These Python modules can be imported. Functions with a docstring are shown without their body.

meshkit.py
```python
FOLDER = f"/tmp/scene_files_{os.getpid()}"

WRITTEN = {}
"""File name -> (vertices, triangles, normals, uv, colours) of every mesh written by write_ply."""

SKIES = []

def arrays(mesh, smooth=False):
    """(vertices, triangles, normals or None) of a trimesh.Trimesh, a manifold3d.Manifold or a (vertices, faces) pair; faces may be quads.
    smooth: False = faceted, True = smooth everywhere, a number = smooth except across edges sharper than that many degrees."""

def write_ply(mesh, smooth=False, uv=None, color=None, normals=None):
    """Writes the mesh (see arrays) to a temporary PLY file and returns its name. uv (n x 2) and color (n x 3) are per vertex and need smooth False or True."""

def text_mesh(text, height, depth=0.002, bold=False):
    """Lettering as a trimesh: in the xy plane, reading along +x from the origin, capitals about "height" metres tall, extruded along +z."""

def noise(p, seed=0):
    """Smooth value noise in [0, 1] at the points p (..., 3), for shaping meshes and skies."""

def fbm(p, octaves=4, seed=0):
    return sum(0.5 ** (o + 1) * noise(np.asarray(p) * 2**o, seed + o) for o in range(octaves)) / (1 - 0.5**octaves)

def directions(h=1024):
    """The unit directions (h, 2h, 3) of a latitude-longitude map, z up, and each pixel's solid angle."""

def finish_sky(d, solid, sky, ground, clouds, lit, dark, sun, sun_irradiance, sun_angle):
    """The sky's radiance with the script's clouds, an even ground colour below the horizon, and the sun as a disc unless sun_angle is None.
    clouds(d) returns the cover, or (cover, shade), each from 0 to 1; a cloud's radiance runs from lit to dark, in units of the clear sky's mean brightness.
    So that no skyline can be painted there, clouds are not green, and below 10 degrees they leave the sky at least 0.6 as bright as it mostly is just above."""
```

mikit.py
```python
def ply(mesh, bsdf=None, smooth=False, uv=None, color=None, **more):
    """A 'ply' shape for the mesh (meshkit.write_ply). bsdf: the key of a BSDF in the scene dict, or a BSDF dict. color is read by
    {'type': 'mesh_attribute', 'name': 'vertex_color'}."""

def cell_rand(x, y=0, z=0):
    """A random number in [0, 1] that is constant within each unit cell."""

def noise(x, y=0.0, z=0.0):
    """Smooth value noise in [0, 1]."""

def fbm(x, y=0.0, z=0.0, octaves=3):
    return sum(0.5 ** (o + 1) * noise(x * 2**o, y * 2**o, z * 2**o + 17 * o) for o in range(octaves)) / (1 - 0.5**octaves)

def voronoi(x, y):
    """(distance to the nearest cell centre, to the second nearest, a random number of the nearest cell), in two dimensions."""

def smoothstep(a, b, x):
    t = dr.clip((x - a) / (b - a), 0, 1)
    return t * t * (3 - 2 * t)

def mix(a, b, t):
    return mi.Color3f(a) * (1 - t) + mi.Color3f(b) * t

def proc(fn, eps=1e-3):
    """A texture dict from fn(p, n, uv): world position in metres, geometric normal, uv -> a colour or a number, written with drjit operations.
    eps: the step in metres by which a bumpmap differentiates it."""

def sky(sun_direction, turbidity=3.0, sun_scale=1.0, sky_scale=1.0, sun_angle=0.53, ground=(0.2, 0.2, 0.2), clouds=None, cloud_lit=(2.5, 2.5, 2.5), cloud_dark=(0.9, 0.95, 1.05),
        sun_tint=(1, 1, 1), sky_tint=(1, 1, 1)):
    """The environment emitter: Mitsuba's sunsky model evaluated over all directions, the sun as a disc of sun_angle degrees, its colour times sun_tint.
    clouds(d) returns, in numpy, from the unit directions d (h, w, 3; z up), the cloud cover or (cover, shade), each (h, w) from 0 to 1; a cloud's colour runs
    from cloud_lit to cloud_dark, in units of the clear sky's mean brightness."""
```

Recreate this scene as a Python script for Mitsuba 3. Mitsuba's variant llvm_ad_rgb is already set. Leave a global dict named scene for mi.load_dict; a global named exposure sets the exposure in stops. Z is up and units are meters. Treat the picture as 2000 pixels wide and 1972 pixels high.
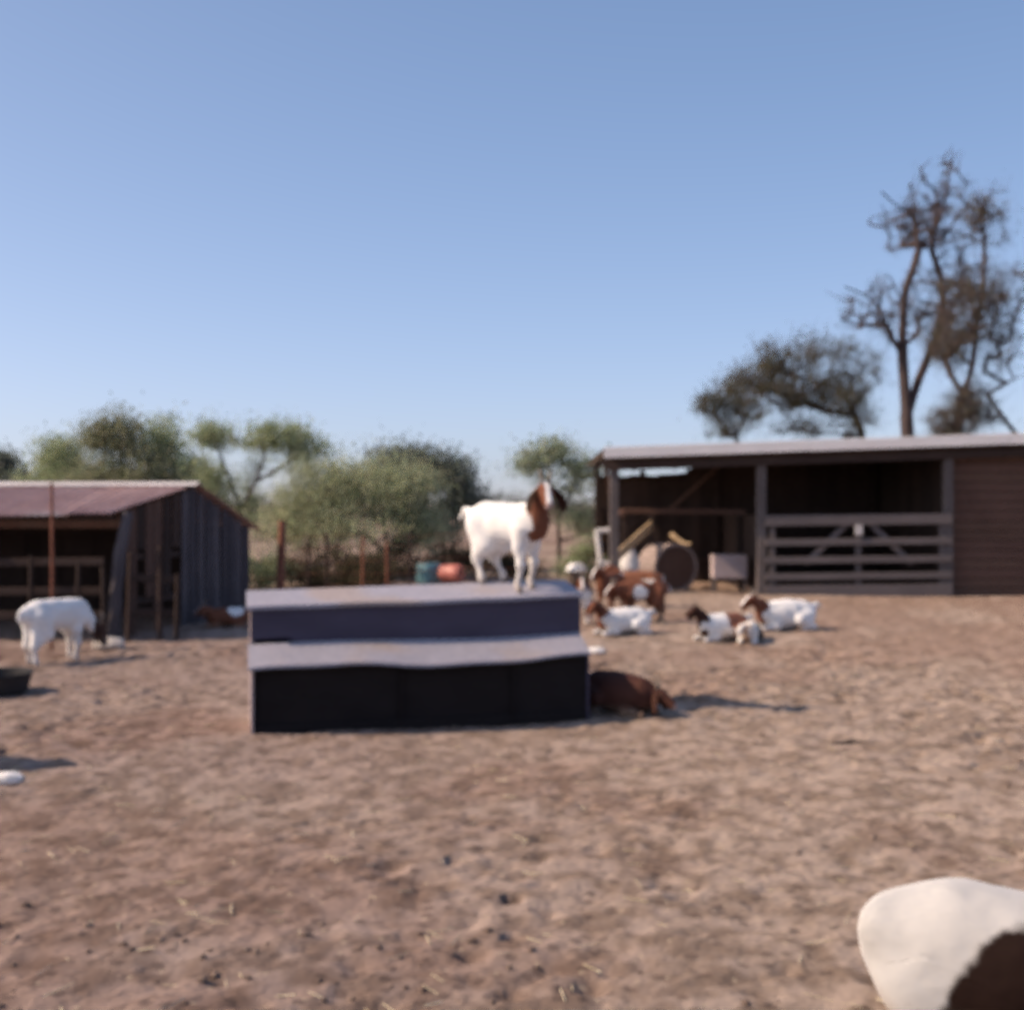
import math, random
import numpy as np, trimesh, drjit as dr, mitsuba as mi, manifold3d as m3
import mikit, meshkit
from mikit import fbm, noise, voronoi, cell_rand, smoothstep, mix
T = mi.ScalarTransform4f
scene, labels = {}, {}

# ---------------------------------------------------------------- camera, sky, exposure
EYE = 1.75                                   # eye height, metres; the camera is level and looks along +Y
scene['camera'] = {'type': 'thinlens', 'to_world': T().look_at(origin=[0, 0, EYE], target=[0, 1, EYE], up=[0, 0, 1]),
                   'fov': 50.03, 'fov_axis': 'x', 'near_clip': 0.05, 'far_clip': 3000.0,
                   'aperture_radius': 0.0028, 'focus_distance': 0.9}      # a plastic box camera, focused much too near
SUN_EL, SUN_B = math.radians(40), math.radians(8)
SUN = [-math.cos(SUN_EL) * math.cos(SUN_B), -math.cos(SUN_EL) * math.sin(SUN_B), math.sin(SUN_EL)]
scene['sky'] = mikit.sky(SUN, turbidity=4.4, ground=(0.2, 0.16, 0.14), sky_scale=1.5, sun_scale=1.25, sky_tint=(1.02, 0.98, 1.03), sun_tint=(1.0, 0.95, 0.97))
exposure = 1.6

# ---------------------------------------------------------------- helpers
F = 2143.0


def W(px, py, d):
    """where a thing d metres ahead stands, from its bearing"""
    return np.array([(px - 1000) / F * d, d, EYE - (py - 986) / F * d])


def free(name):
    k, i = name, 0
    while k in scene or k in labels or any(s.startswith(k + '__') for s in scene):
        i += 1
        k = f'{name}_{i:03d}'
    return k


def add(name, mesh, bsdf, smooth=False, color=None, kind=None):
    k = free(name)
    scene[k] = mikit.ply(mesh, bsdf, smooth=smooth, color=color)
    if kind:
        labels[k] = {'kind': kind}
    return k


def tag(k, label, category, group=None):
    labels[k] = {**labels.get(k, {}), 'label': label, 'category': category}
    if group:
        labels[k]['group'] = group


def cat(ms):
    return trimesh.util.concatenate(ms)


def box(p0, p1):
    p0, p1 = np.array(p0, float), np.array(p1, float)
    b = trimesh.creation.box(np.abs(p1 - p0))
    b.apply_translation((p0 + p1) / 2)
    return b


def beam(a, b, w, t, up=(0, 0, 1), bev=0.006):
    """a squared timber from a to b, w wide across 'up', t thick along it, its long edges eased"""
    a, b = np.array(a, float), np.array(b, float)
    z = b - a
    L = np.linalg.norm(z)
    z /= L
    x = np.cross(np.array(up, float), z)
    if np.linalg.norm(x) < 1e-4:
        x = np.cross([1.0, 0, 0], z)
    x /= np.linalg.norm(x)
    y = np.cross(z, x)
    c = min(bev, w * 0.25, t * 0.25)
    o = np.array([[w / 2 - c, -t / 2], [w / 2, -t / 2 + c], [w / 2, t / 2 - c], [w / 2 - c, t / 2], [-w / 2 + c, t / 2], [-w / 2, t / 2 - c], [-w / 2, -t / 2 + c], [-w / 2 + c, -t / 2]])
    ring = o[:, :1] * x + o[:, 1:] * y
    v = np.vstack([a + ring, b + ring])
    f = []
    for i in range(8):
        j = (i + 1) % 8
        f += [[i, j, 8 + j], [i, 8 + j, 8 + i]]
    for i in range(1, 7):
        f += [[0, i + 1, i], [8, 8 + i, 8 + i + 1]]
    return trimesh.Trimesh(v, f, process=False)


def tube(pts, rad, sides=8):
    p = np.asarray(pts, float)
    r = np.broadcast_to(rad, (len(p),))
    t = np.gradient(p, axis=0)
    t /= np.linalg.norm(t, axis=1, keepdims=True) + 1e-12
    a = np.cross(t, np.where(np.abs(t[:, 2:]) < 0.9, [0, 0, 1.0], [1.0, 0, 0]))
    a /= np.linalg.norm(a, axis=1, keepdims=True) + 1e-12
    b, ang = np.cross(t, a), np.arange(sides) * 2 * np.pi / sides
    v = p[:, None] + r[:, None, None] * (np.cos(ang)[None, :, None] * a[:, None] + np.sin(ang)[None, :, None] * b[:, None])
    n = len(p)
    i, j = np.meshgrid(np.arange(n - 1), np.arange(sides), indexing='ij')
    q = np.stack([i * sides + j, i * sides + (j + 1) % sides, (i + 1) * sides + (j + 1) % sides, (i + 1) * sides + j], -1).reshape(-1, 4)
    f = np.vstack([q[:, [0, 1, 2]], q[:, [0, 2, 3]]])
    caps = [[0, k + 1, k] for k in range(1, sides - 1)] + [[(n - 1) * sides, (n - 1) * sides + k, (n - 1) * sides + k + 1] for k in range(1, sides - 1)]
    return trimesh.Trimesh(v.reshape(-1, 3), np.vstack([f, caps]), process=False)


def lathe(profile, sides=28, wobble=0):
    """a body of revolution round z; profile rows (r, z) run from bottom to top"""
    p = np.asarray(profile, float)
    ang = np.arange(sides) * 2 * np.pi / sides
    v = np.stack([p[:, :1] * np.cos(ang), p[:, :1] * np.sin(ang), np.repeat(p[:, 1:], sides, 1)], -1).reshape(-1, 3)
    i, j = np.meshgrid(np.arange(len(p) - 1), np.arange(sides), indexing='ij')
    q = np.stack([i * sides + j, i * sides + (j + 1) % sides, (i + 1) * sides + (j + 1) % sides, (i + 1) * sides + j], -1).reshape(-1, 4)
    return trimesh.Trimesh(v, np.vstack([q[:, [0, 1, 2]], q[:, [0, 2, 3]]]), process=False)


def moved(m, loc=(0, 0, 0), rz=0, rx=0, ry=0):
    m = m.copy()
    for ang, ax in ((rx, (1, 0, 0)), (ry, (0, 1, 0)), (rz, (0, 0, 1))):
        if ang:
            m.apply_transform(trimesh.transformations.rotation_matrix(math.radians(ang), ax))
    m.apply_translation(loc)
    return m


def gh0(x, y):
    """the yard's slow rise and fall"""
    p = np.stack([np.asarray(x, float), np.asarray(y, float), np.zeros_like(np.asarray(x, float))], -1)
    return (meshkit.fbm(p / 2.6, 2, 3) - 0.5) * 0.09


# ---------------------------------------------------------------- materials
def mat(name, fn, rough=0.9, spec=0.2, bump=None, bscale=None, eps=2e-3, **more):
    b = {'type': 'principled', 'base_color': mikit.proc(fn) if callable(fn) else {'type': 'rgb', 'value': list(fn)}, 'roughness': rough, 'specular': spec, **more}
    if bump:
        b = {'type': 'bumpmap', 'tex': mikit.proc(bump, eps), 'scale': bscale, 'bsdf': b}
    scene[name] = {'type': 'twosided', 'bsdf': b}


def dirt_col(p, n, uv):
    a = fbm(p.x * 0.7, p.y * 0.7, 0.0, 4)
    b = fbm(p.x * 9, p.y * 9, 3.0, 4)
    c = mix((0.150, 0.108, 0.088), (0.268, 0.204, 0.176), smoothstep(0.24, 0.78, b))
    leak_tint = smoothstep(0.40, 0.62, fbm(p.x * 0.16 + 7.3, p.y * 0.16 + 2.0, 5.0, 3) + 0.16 * smoothstep(1.0, 4.5, p.x) * smoothstep(6.5, 11.0, p.y) * smoothstep(30.0, 20.0, p.y))
    c = mix(c, c * mi.Color3f(1.12, 1.15, 1.10), leak_tint)  # brighter tint painted in for a light leak, strongest at mid right
    c = mix(c, c * mi.Color3f(0.84, 0.78, 0.76), smoothstep(0.40, 0.62, a))
    d, _, r = voronoi(p.x * 11, p.y * 11)
    dung = smoothstep(0.34, 0.22, d) * dr.select(r > 0.70, 1.0, 0.0)
    c = mix(c, (0.060, 0.042, 0.036), dung * 0.5)
    d2, _, r2 = voronoi(p.x * 19 + 5.0, p.y * 13)
    straw = smoothstep(0.22, 0.12, d2) * dr.select(r2 > 0.93, 1.0, 0.0)
    return mix(c, (0.36, 0.29, 0.21), straw * 0.6)


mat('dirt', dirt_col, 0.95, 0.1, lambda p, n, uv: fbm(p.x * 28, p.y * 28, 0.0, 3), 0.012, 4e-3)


def wood_fn(lo, hi, vertical):
    def f(p, n, uv):
        g = fbm(p.x * 45, p.y * 45, p.z * 2.2, 3) if vertical else fbm(p.x * 2.2, p.y * 2.2, p.z * 55, 3)
        s = fbm(p.x * 1.7, p.y * 1.7, p.z * 1.7 + 9, 3)
        return mix(lo, hi, dr.clip(g * 0.75 + s * 0.5 - 0.12, 0, 1))
    return f


mat('grey_wood_v', wood_fn((0.060, 0.050, 0.050), (0.165, 0.140, 0.135), True))
mat('grey_wood_h', wood_fn((0.070, 0.060, 0.062), (0.175, 0.15, 0.15), False))
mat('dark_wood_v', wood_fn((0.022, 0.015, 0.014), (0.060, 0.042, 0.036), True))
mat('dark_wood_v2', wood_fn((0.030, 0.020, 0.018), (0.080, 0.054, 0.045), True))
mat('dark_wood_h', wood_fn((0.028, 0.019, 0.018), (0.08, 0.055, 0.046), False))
mat('brown_wood_h', wood_fn((0.07, 0.038, 0.030), (0.16, 0.092, 0.07), False))
mat('brown_wood_h2', wood_fn((0.07, 0.040, 0.030), (0.16, 0.095, 0.07), False))
mat('brown_wood_v', wood_fn((0.06, 0.034, 0.028), (0.14, 0.085, 0.065), True))
mat('raw_plank', wood_fn((0.34, 0.24, 0.14), (0.56, 0.42, 0.27), False))
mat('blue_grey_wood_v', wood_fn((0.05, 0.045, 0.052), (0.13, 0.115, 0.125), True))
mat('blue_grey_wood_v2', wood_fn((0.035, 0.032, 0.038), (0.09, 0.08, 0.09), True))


def rust_roof(p, n, uv):
    a = fbm(p.x * 1.3, p.y * 1.3, 4.0, 4)
    b = fbm(p.x * 9, p.y * 2.5, 1.0, 3)
    c = mix((0.31, 0.18, 0.155), (0.46, 0.31, 0.28), b)
    return mix(c, (0.46, 0.40, 0.37), smoothstep(0.52, 0.74, a) * 0.7)


mat('rusty_sheet', rust_roof, 0.6, 0.4)
mat('galvanised_sheet', lambda p, n, uv: mix((0.40, 0.36, 0.34), (0.66, 0.62, 0.60), fbm(p.x * 3, p.y * 3, p.z * 6, 3)), 0.5, 0.5)
mat('pale_trim', lambda p, n, uv: mix((0.70, 0.66, 0.64), (0.86, 0.82, 0.80), fbm(p.x * 2.5, p.y * 4, p.z * 9, 3)), 0.6, 0.4)
mat('rusty_steel', lambda p, n, uv: mix((0.11, 0.035, 0.022), (0.27, 0.10, 0.055), fbm(p.x * 30, p.y * 30, p.z * 12, 3)), 0.7, 0.4)
mat('dark_steel', lambda p, n, uv: mix((0.03, 0.028, 0.03), (0.09, 0.075, 0.07), fbm(p.x * 12, p.y * 12, p.z * 8, 3)), 0.6, 0.4)


def tread_col(p, n, uv):
    a = fbm(p.x * 2.0, p.y * 3.0, p.z, 4)
    b = fbm(p.x * 22, p.y * 22, p.z * 22, 3)
    c = mix((0.215, 0.21, 0.245), (0.33, 0.322, 0.38), dr.clip(b * 0.6 + a * 0.5, 0, 1))
    return mix(c, (0.30, 0.235, 0.19), smoothstep(0.52, 0.72, a) * 0.6)


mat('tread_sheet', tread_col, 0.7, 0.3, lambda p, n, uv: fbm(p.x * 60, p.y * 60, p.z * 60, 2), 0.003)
mat('shade_sheet', lambda p, n, uv: mix((0.031, 0.027, 0.050), (0.060, 0.053, 0.090), fbm(p.x * 3, p.y * 3, p.z * 7, 4)), 0.6, 0.35)  # shade of these faces put into a darker, bluer copy of the tread colour
mat('inner_shade', lambda p, n, uv: mix((0.008, 0.006, 0.007), (0.016, 0.013, 0.014), fbm(p.x * 5, p.y * 5, p.z * 9, 3)), 0.8, 0.2)  # near-black: the shade under the step is put into the colour
mat('end_sheet', lambda p, n, uv: mix((0.30, 0.24, 0.24), (0.46, 0.38, 0.38), fbm(p.x * 4, p.y * 4, p.z * 5, 3)), 0.7, 0.3)
mat('white_paint', lambda p, n, uv: mix((0.58, 0.55, 0.52), (0.78, 0.76, 0.74), fbm(p.x * 6, p.y * 6, p.z * 6, 3)), 0.6, 0.4)
mat('teal_plastic', lambda p, n, uv: mix((0.07, 0.16, 0.19), (0.13, 0.27, 0.31), fbm(p.x * 5, p.y * 5, p.z * 5, 3)), 0.45, 0.5)
mat('red_plastic', lambda p, n, uv: mix((0.42, 0.13, 0.105), (0.60, 0.23, 0.19), fbm(p.x * 5, p.y * 5, p.z * 5, 3)), 0.45, 0.5)
mat('black_rubber', lambda p, n, uv: mix((0.012, 0.012, 0.014), (0.035, 0.032, 0.034), fbm(p.x * 9, p.y * 9, p.z * 9, 3)), 0.7, 0.3)
mat('pale_concrete', lambda p, n, uv: mix((0.20, 0.155, 0.14), (0.36, 0.29, 0.265), fbm(p.x * 6, p.y * 6, p.z * 6, 4)), 0.9, 0.2)
mat('stone', lambda p, n, uv: mix((0.35, 0.31, 0.28), (0.6, 0.55, 0.5), fbm(p.x * 14, p.y * 14, p.z * 14, 3)), 0.9, 0.2)
mat('clod_dirt', lambda p, n, uv: mix((0.125, 0.090, 0.074), (0.245, 0.183, 0.148), smoothstep(0.25, 0.8, fbm(p.x * 7, p.y * 7, 2.0, 3))), 0.95, 0.1)
mat('straw', lambda p, n, uv: mix((0.40, 0.33, 0.22), (0.66, 0.58, 0.42), cell_rand(p.x * 12, p.y * 12)), 0.8, 0.2)
mat('bark', lambda p, n, uv: mix((0.045, 0.034, 0.030), (0.13, 0.10, 0.085), fbm(p.x * 14, p.y * 14, p.z * 4, 3)), 0.95, 0.1)
mat('grey_bark', lambda p, n, uv: mix((0.045, 0.034, 0.036), (0.125, 0.095, 0.09), fbm(p.x * 12, p.y * 12, p.z * 4, 3)), 0.95, 0.1)
mat('horn', (0.20, 0.16, 0.13), 0.5, 0.4)
mat('eye', (0.015, 0.012, 0.01), 0.2, 0.5)
VC = {'type': 'mesh_attribute', 'name': 'vertex_color'}
scene['coat'] = {'type': 'twosided', 'bsdf': {'type': 'principled', 'base_color': VC, 'roughness': 0.85, 'specular': 0.15, 'sheen': 0.15}}
scene['leaf'] = {'type': 'principledthin', 'base_color': VC, 'roughness': 0.7, 'diff_trans': 1.0, 'spec_trans': 0.0, 'eta': 1.3}

# ---------------------------------------------------------------- ground: one sheet to the horizon, finest where the yard is near


def spread(lo, hi, step, far_lo, far_hi, grow):
    a = list(np.arange(lo, hi, step))
    for end, sgn in ((far_hi, 1), (far_lo, -1)):
        s, x = step, (a[-1] if sgn > 0 else a[0])
        while sgn * (end - x) > 0:
            s *= grow
            x += sgn * s
            a = a + [x] if sgn > 0 else [x] + a
    return np.array(a)


gx, gy = spread(-4.6, 4.6, 0.026, -900, 900, 1.045), spread(3.0, 11.5, 0.026, -60, 1500, 1.030)
X, Y = np.meshgrid(gx, gy)
P3 = np.stack([X, Y, 0 * X], -1)
fade = np.clip(1.2 - np.hypot(X, Y - 4) / 42, 0, 1)
Z = gh0(X, Y) * np.clip(1.6 - np.hypot(X, Y) / 90, 0, 1)


def relief(P):
    """trodden lumps and hoof marks, worn smooth in places"""
    worn = np.clip((meshkit.fbm(P / 1.9 + 5.0, 3, 41) - .30) / .34, .25, 1.15)
    lump = meshkit.fbm(P / 0.34, 3, 11) - .5
    fine = meshkit.fbm(P / 0.085 * np.array([1, .9, 1]), 2, 21) - .5
    pit = np.clip(.36 - meshkit.fbm(P / .15, 2, 31), 0, 1)
    hoof = np.clip(.24 - meshkit.noise(P / .21 + 3.0, 51), 0, 1)
    return lump * .040 + worn * (fine * .032 - pit * .19 - hoof * .13)


Z = Z + fade * relief(P3)
nx, ny = len(gx), len(gy)
i, j = np.meshgrid(np.arange(ny - 1), np.arange(nx - 1), indexing='ij')
q = np.stack([i * nx + j, i * nx + j + 1, (i + 1) * nx + j + 1, (i + 1) * nx + j], -1).reshape(-1, 4)
gmesh = trimesh.Trimesh(np.stack([X, Y, Z], -1).reshape(-1, 3), np.vstack([q[:, [0, 1, 2]], q[:, [0, 2, 3]]]), process=False)
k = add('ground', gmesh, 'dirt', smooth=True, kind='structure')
tag(k, 'trodden bare brown dirt of the goat yard', 'ground')

# ---------------------------------------------------------------- left shed (open pen shed, skewed plan)
S = 'open_shed'
RIDGE_Y, RIDGE_Z, EAVE_Z, BACK_Z = 16.05, 2.06, 1.66, 1.36
XL = -13.0


def end_x(y):
    return -5.18 + 0.32 * (y - 14.5)


rs = random.Random(5)


def corrugated(c00, c10, c01, c11, waves, amp, thick=0.004, rows=3):
    """a profiled sheet; c00->c10 runs across the waves, c00->c01 along them"""
    n = waves * 6 + 1
    s, t = np.meshgrid(np.linspace(0, 1, n), np.linspace(0, 1, rows))
    s, t = s[..., None], t[..., None]
    c00, c10, c01, c11 = (np.array(c, float) for c in (c00, c10, c01, c11))
    p = c00 * (1 - s) * (1 - t) + c10 * s * (1 - t) + c01 * (1 - s) * t + c11 * s * t
    nrm = np.cross(c10 - c00, c01 - c00)
    nrm /= np.linalg.norm(nrm)
    p = p + nrm * (amp * np.sin(s * waves * 2 * np.pi))
    top, bot = (p + nrm * thick / 2).reshape(-1, 3), (p - nrm * thick / 2).reshape(-1, 3)
    i, j = np.meshgrid(np.arange(rows - 1), np.arange(n - 1), indexing='ij')
    q = np.stack([i * n + j, i * n + j + 1, (i + 1) * n + j + 1, (i + 1) * n + j], -1).reshape(-1, 4)
    f = np.vstack([q[:, [0, 1, 2]], q[:, [0, 2, 3]]])
    return trimesh.Trimesh(np.vstack([top, bot]), np.vstack([f, f[:, ::-1] + len(top)]), process=False)


tag(S, 'low wooden shed with a rusty corrugated gable roof at the left edge', 'shed')
scene[S + '__roof'] = mikit.ply(cat([beam((XL, RIDGE_Y - 0.05, RIDGE_Z - 0.07), (end_x(RIDGE_Y) - 0.05, RIDGE_Y - 0.05, RIDGE_Z - 0.07), 0.06, 0.12)] +
                                    [beam((XL, y, z), (end_x(y) - 0.04, y, z), 0.06, 0.09) for y, z in ((14.45, EAVE_Z - 0.07), (15.25, 1.80), (17.4, BACK_Z - 0.08 + 0.06))]), 'dark_wood_h')
xx = XL
while xx < -5.2:
    w = 0.72
    for side in (0, 1):
        x0, x1 = xx, xx + w + 0.04
        last = x1 > -5.25
        if side == 0:
            yf, zf = 14.15 + rs.uniform(-.06, .06), EAVE_Z - 0.03 + rs.uniform(-.025, .015)
            xa1, xb1 = (min(x1, end_x(14.15) + 0.08), min(x1, end_x(RIDGE_Y) + 0.10)) if not last else (end_x(14.15) + 0.08, end_x(RIDGE_Y) + 0.10)
            m = corrugated((x0, yf, zf), (xa1, yf, zf), (x0, RIDGE_Y, RIDGE_Z + rs.uniform(0, .012)), (xb1, RIDGE_Y, RIDGE_Z), 8, 0.014)
        else:
            m = corrugated((x0, RIDGE_Y + 0.01, RIDGE_Z), (x1 if not last else end_x(RIDGE_Y) + .1, RIDGE_Y + 0.01, RIDGE_Z), (x0, 17.75, BACK_Z), (x1 if not last else end_x(17.7) + .1, 17.75, BACK_Z), 8, 0.014)
        add(S + '__roof__sheet', m, 'rusty_sheet')
    xx += w
capx = XL
while capx < end_x(RIDGE_Y):
    e = min(capx + 1.9, end_x(RIDGE_Y) + 0.12)
    add(S + '__roof__ridge_cap', cat([beam((capx, RIDGE_Y - 0.115, RIDGE_Z - 0.004), (e, RIDGE_Y - 0.115, RIDGE_Z - 0.004), 0.24, 0.006, (0, -0.23, 1)),
                                      beam((capx, RIDGE_Y + 0.09, RIDGE_Z - 0.010), (e, RIDGE_Y + 0.09, RIDGE_Z - 0.010), 0.22, 0.006, (0, 0.4, 1))]), 'galvanised_sheet')
    capx += 1.88
# gable end of upright boards; its front half is darker and browner
n, y = 0, 14.62
while y < 17.5:
    w = rs.uniform(0.16, 0.22)
    yc = y + w / 2
    top = RIDGE_Z - 0.05 - (RIDGE_Y - yc) * 0.235 if yc < RIDGE_Y else RIDGE_Z - 0.05 - (yc - RIDGE_Y) * 0.42
    low = -0.05 if yc > 15.85 or n % 3 == 0 else rs.choice([0.95, 0.5, -0.05])
    if yc < 15.85 and n % 4 == 1:
        low = 1.15
    a = np.array([end_x(yc), yc, low])
    b = np.array([end_x(yc) + rs.uniform(-.012, .012), yc + rs.uniform(-.01, .01), top])
    m = beam(a, b, w - rs.uniform(0.012, 0.03), 0.024, (0.95, -0.30, 0))
    add(S + '__wall__board', m, rs.choice(['blue_grey_wood_v', 'blue_grey_wood_v2', 'blue_grey_wood_v']) if yc > 15.8 else rs.choice(['dark_wood_v', 'dark_wood_v2', 'brown_wood_v']))
    y += w
    n += 1
for z in (0.45, 1.05, 1.62):
    add(S + '__wall__rail', beam((end_x(14.6) - 0.05, 14.6, z), (end_x(17.5) - 0.05, 17.5, z if z < 1.5 else 1.30), 0.05, 0.09), 'dark_wood_h')
# back wall of boards, dark inside
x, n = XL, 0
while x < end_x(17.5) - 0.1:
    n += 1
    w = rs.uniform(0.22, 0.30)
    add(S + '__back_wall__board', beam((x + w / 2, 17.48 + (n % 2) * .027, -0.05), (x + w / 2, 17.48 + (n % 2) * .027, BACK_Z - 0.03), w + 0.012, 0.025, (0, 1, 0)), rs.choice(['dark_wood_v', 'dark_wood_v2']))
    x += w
add(S + '__left_wall', box((XL - 0.03, 14.2, -0.05), (XL, 17.4, 1.62)), 'dark_wood_v')
# posts of the front
pp = W(232, 1250, 14.45)
add(S + '__post', tube([(pp[0] - 0.06, 14.40, -0.1), (pp[0] - 0.02, 14.40, 0.6), (pp[0] + 0.03, 14.42, 1.15), (pp[0] + 0.12, 14.46, 1.66)], [0.085, 0.082, 0.076, 0.07], 10), 'blue_grey_wood_v', True)
for x in (-7.6, -9.9, -12.4):
    add(S + '__post', tube([(x, 14.45, -0.1), (x + 0.03, 14.46, 0.8), (x + 0.02, 14.46, 1.6)], [0.075, 0.07, 0.066], 10), 'dark_wood_v', True)

# low pen inside the shed's front: rails on posts
k = 'pen_fence'
tag(k, 'dark weathered pen fence across the open front of the low shed', 'fence')
for i, (px, h, lean) in enumerate(((312, 1.22, 0.0), (250, 1.15, 0.03), (344, 0.85, 0.02), (205, 0.95, -0.03), (150, 1.0, 0.02), (60, 1.1, 0.0))):
    p = W(px, 1240, 14.15 if px < 260 else 14.35)
    add(k + '__post', tube([(p[0], p[1], -0.1), (p[0] + lean, p[1], h)], [0.035, 0.028], 7), 'dark_wood_v2' if i < 2 else 'dark_wood_v', True)
for z, yy in ((0.30, 14.24), (0.62, 14.24), (0.98, 14.24)):
    add(k + '__rail', beam((-9.6, yy, z), (-5.30, yy, z + rs.uniform(-.04, .04)), 0.03, 0.10), 'dark_wood_h')
for z in (0.35, 0.80):
    add(k + '__rail', beam((-5.22, 14.44, z), (-4.42, 14.50, z - 0.03), 0.03, 0.10), 'dark_wood_h')

# thin rusty rod standing behind the left goat
p = W(101, 1200, 13.4)
k = add('steel_post', tube([(p[0], 13.4, -0.1), (p[0] + .006, 13.4, 1.0), (p[0], 13.4, 2.02)], [0.022, 0.021, 0.020], 8), 'rusty_steel', True)
tag(k, 'thin rusty upright steel pole in front of the low shed, taller than its roof', 'pole')

# ---------------------------------------------------------------- right shed (tall loafing shed with a barred pen)
R = 'loafing_shed'
tag(R, 'tall flat-roofed open wooden shed with pale roof edge and barred front', 'shed')
YF, YB = 21.0, 25.3


def rz(x, y):
    """underside of the roof"""
    return 2.62 + 0.034 * (x - 1.8) - 0.030 * (y - YF)


x = 1.70
while x < 13.0:
    e = x + 0.86
    add(R + '__roof__sheet', corrugated((x, 20.75, rz(x, 20.75) + .17), (e, 20.75, rz(e, 20.75) + .17), (x, 25.6, rz(x, 25.6) + .17), (e, 25.6, rz(e, 25.6) + .17), 6, 0.014), 'galvanised_sheet')
    x += 0.84
for a, b in ((1.74, 5.6), (5.61, 9.4), (9.41, 13.0)):
    add(R + '__roof__trim', beam((a, 20.74, rz(a, 20.7) + .11), (b, 20.74, rz(b, 20.7) + .115), 0.03, 0.21), 'pale_trim')
    add(R + '__header', beam((a, 20.96, rz(a, YF) - .10), (b, 20.96, rz(b, YF) - .10), 0.05, 0.23), 'dark_wood_h')
x = 1.9
while x < 13:
    add(R + '__rafter', beam((x, 20.80, rz(x, 20.8) + .08), (x, 25.5, rz(x, 25.5) + .08), 0.05, 0.13), 'dark_wood_h')
    x += 0.93
POSTS = [(1.96, 'grey_wood_v'), (4.78, 'grey_wood_v'), (8.36, 'grey_wood_v'), (12.2, 'grey_wood_v')]
for x, m in POSTS:
    add(R + '__post', beam((x, YF + .06, -0.1), (x, YF + .06, rz(x, YF) + .05), 0.17, 0.16, (0, 1, 0), 0.012), m)
for x in (1.96, 4.7, 8.3, 12.2):
    add(R + '__back_post', beam((x, YB - .12, -0.1), (x, YB - .12, rz(x, YB) + .02), 0.12, 0.12, (0, 1, 0)), 'dark_wood_v')
x, n = 1.98, 0
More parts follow.
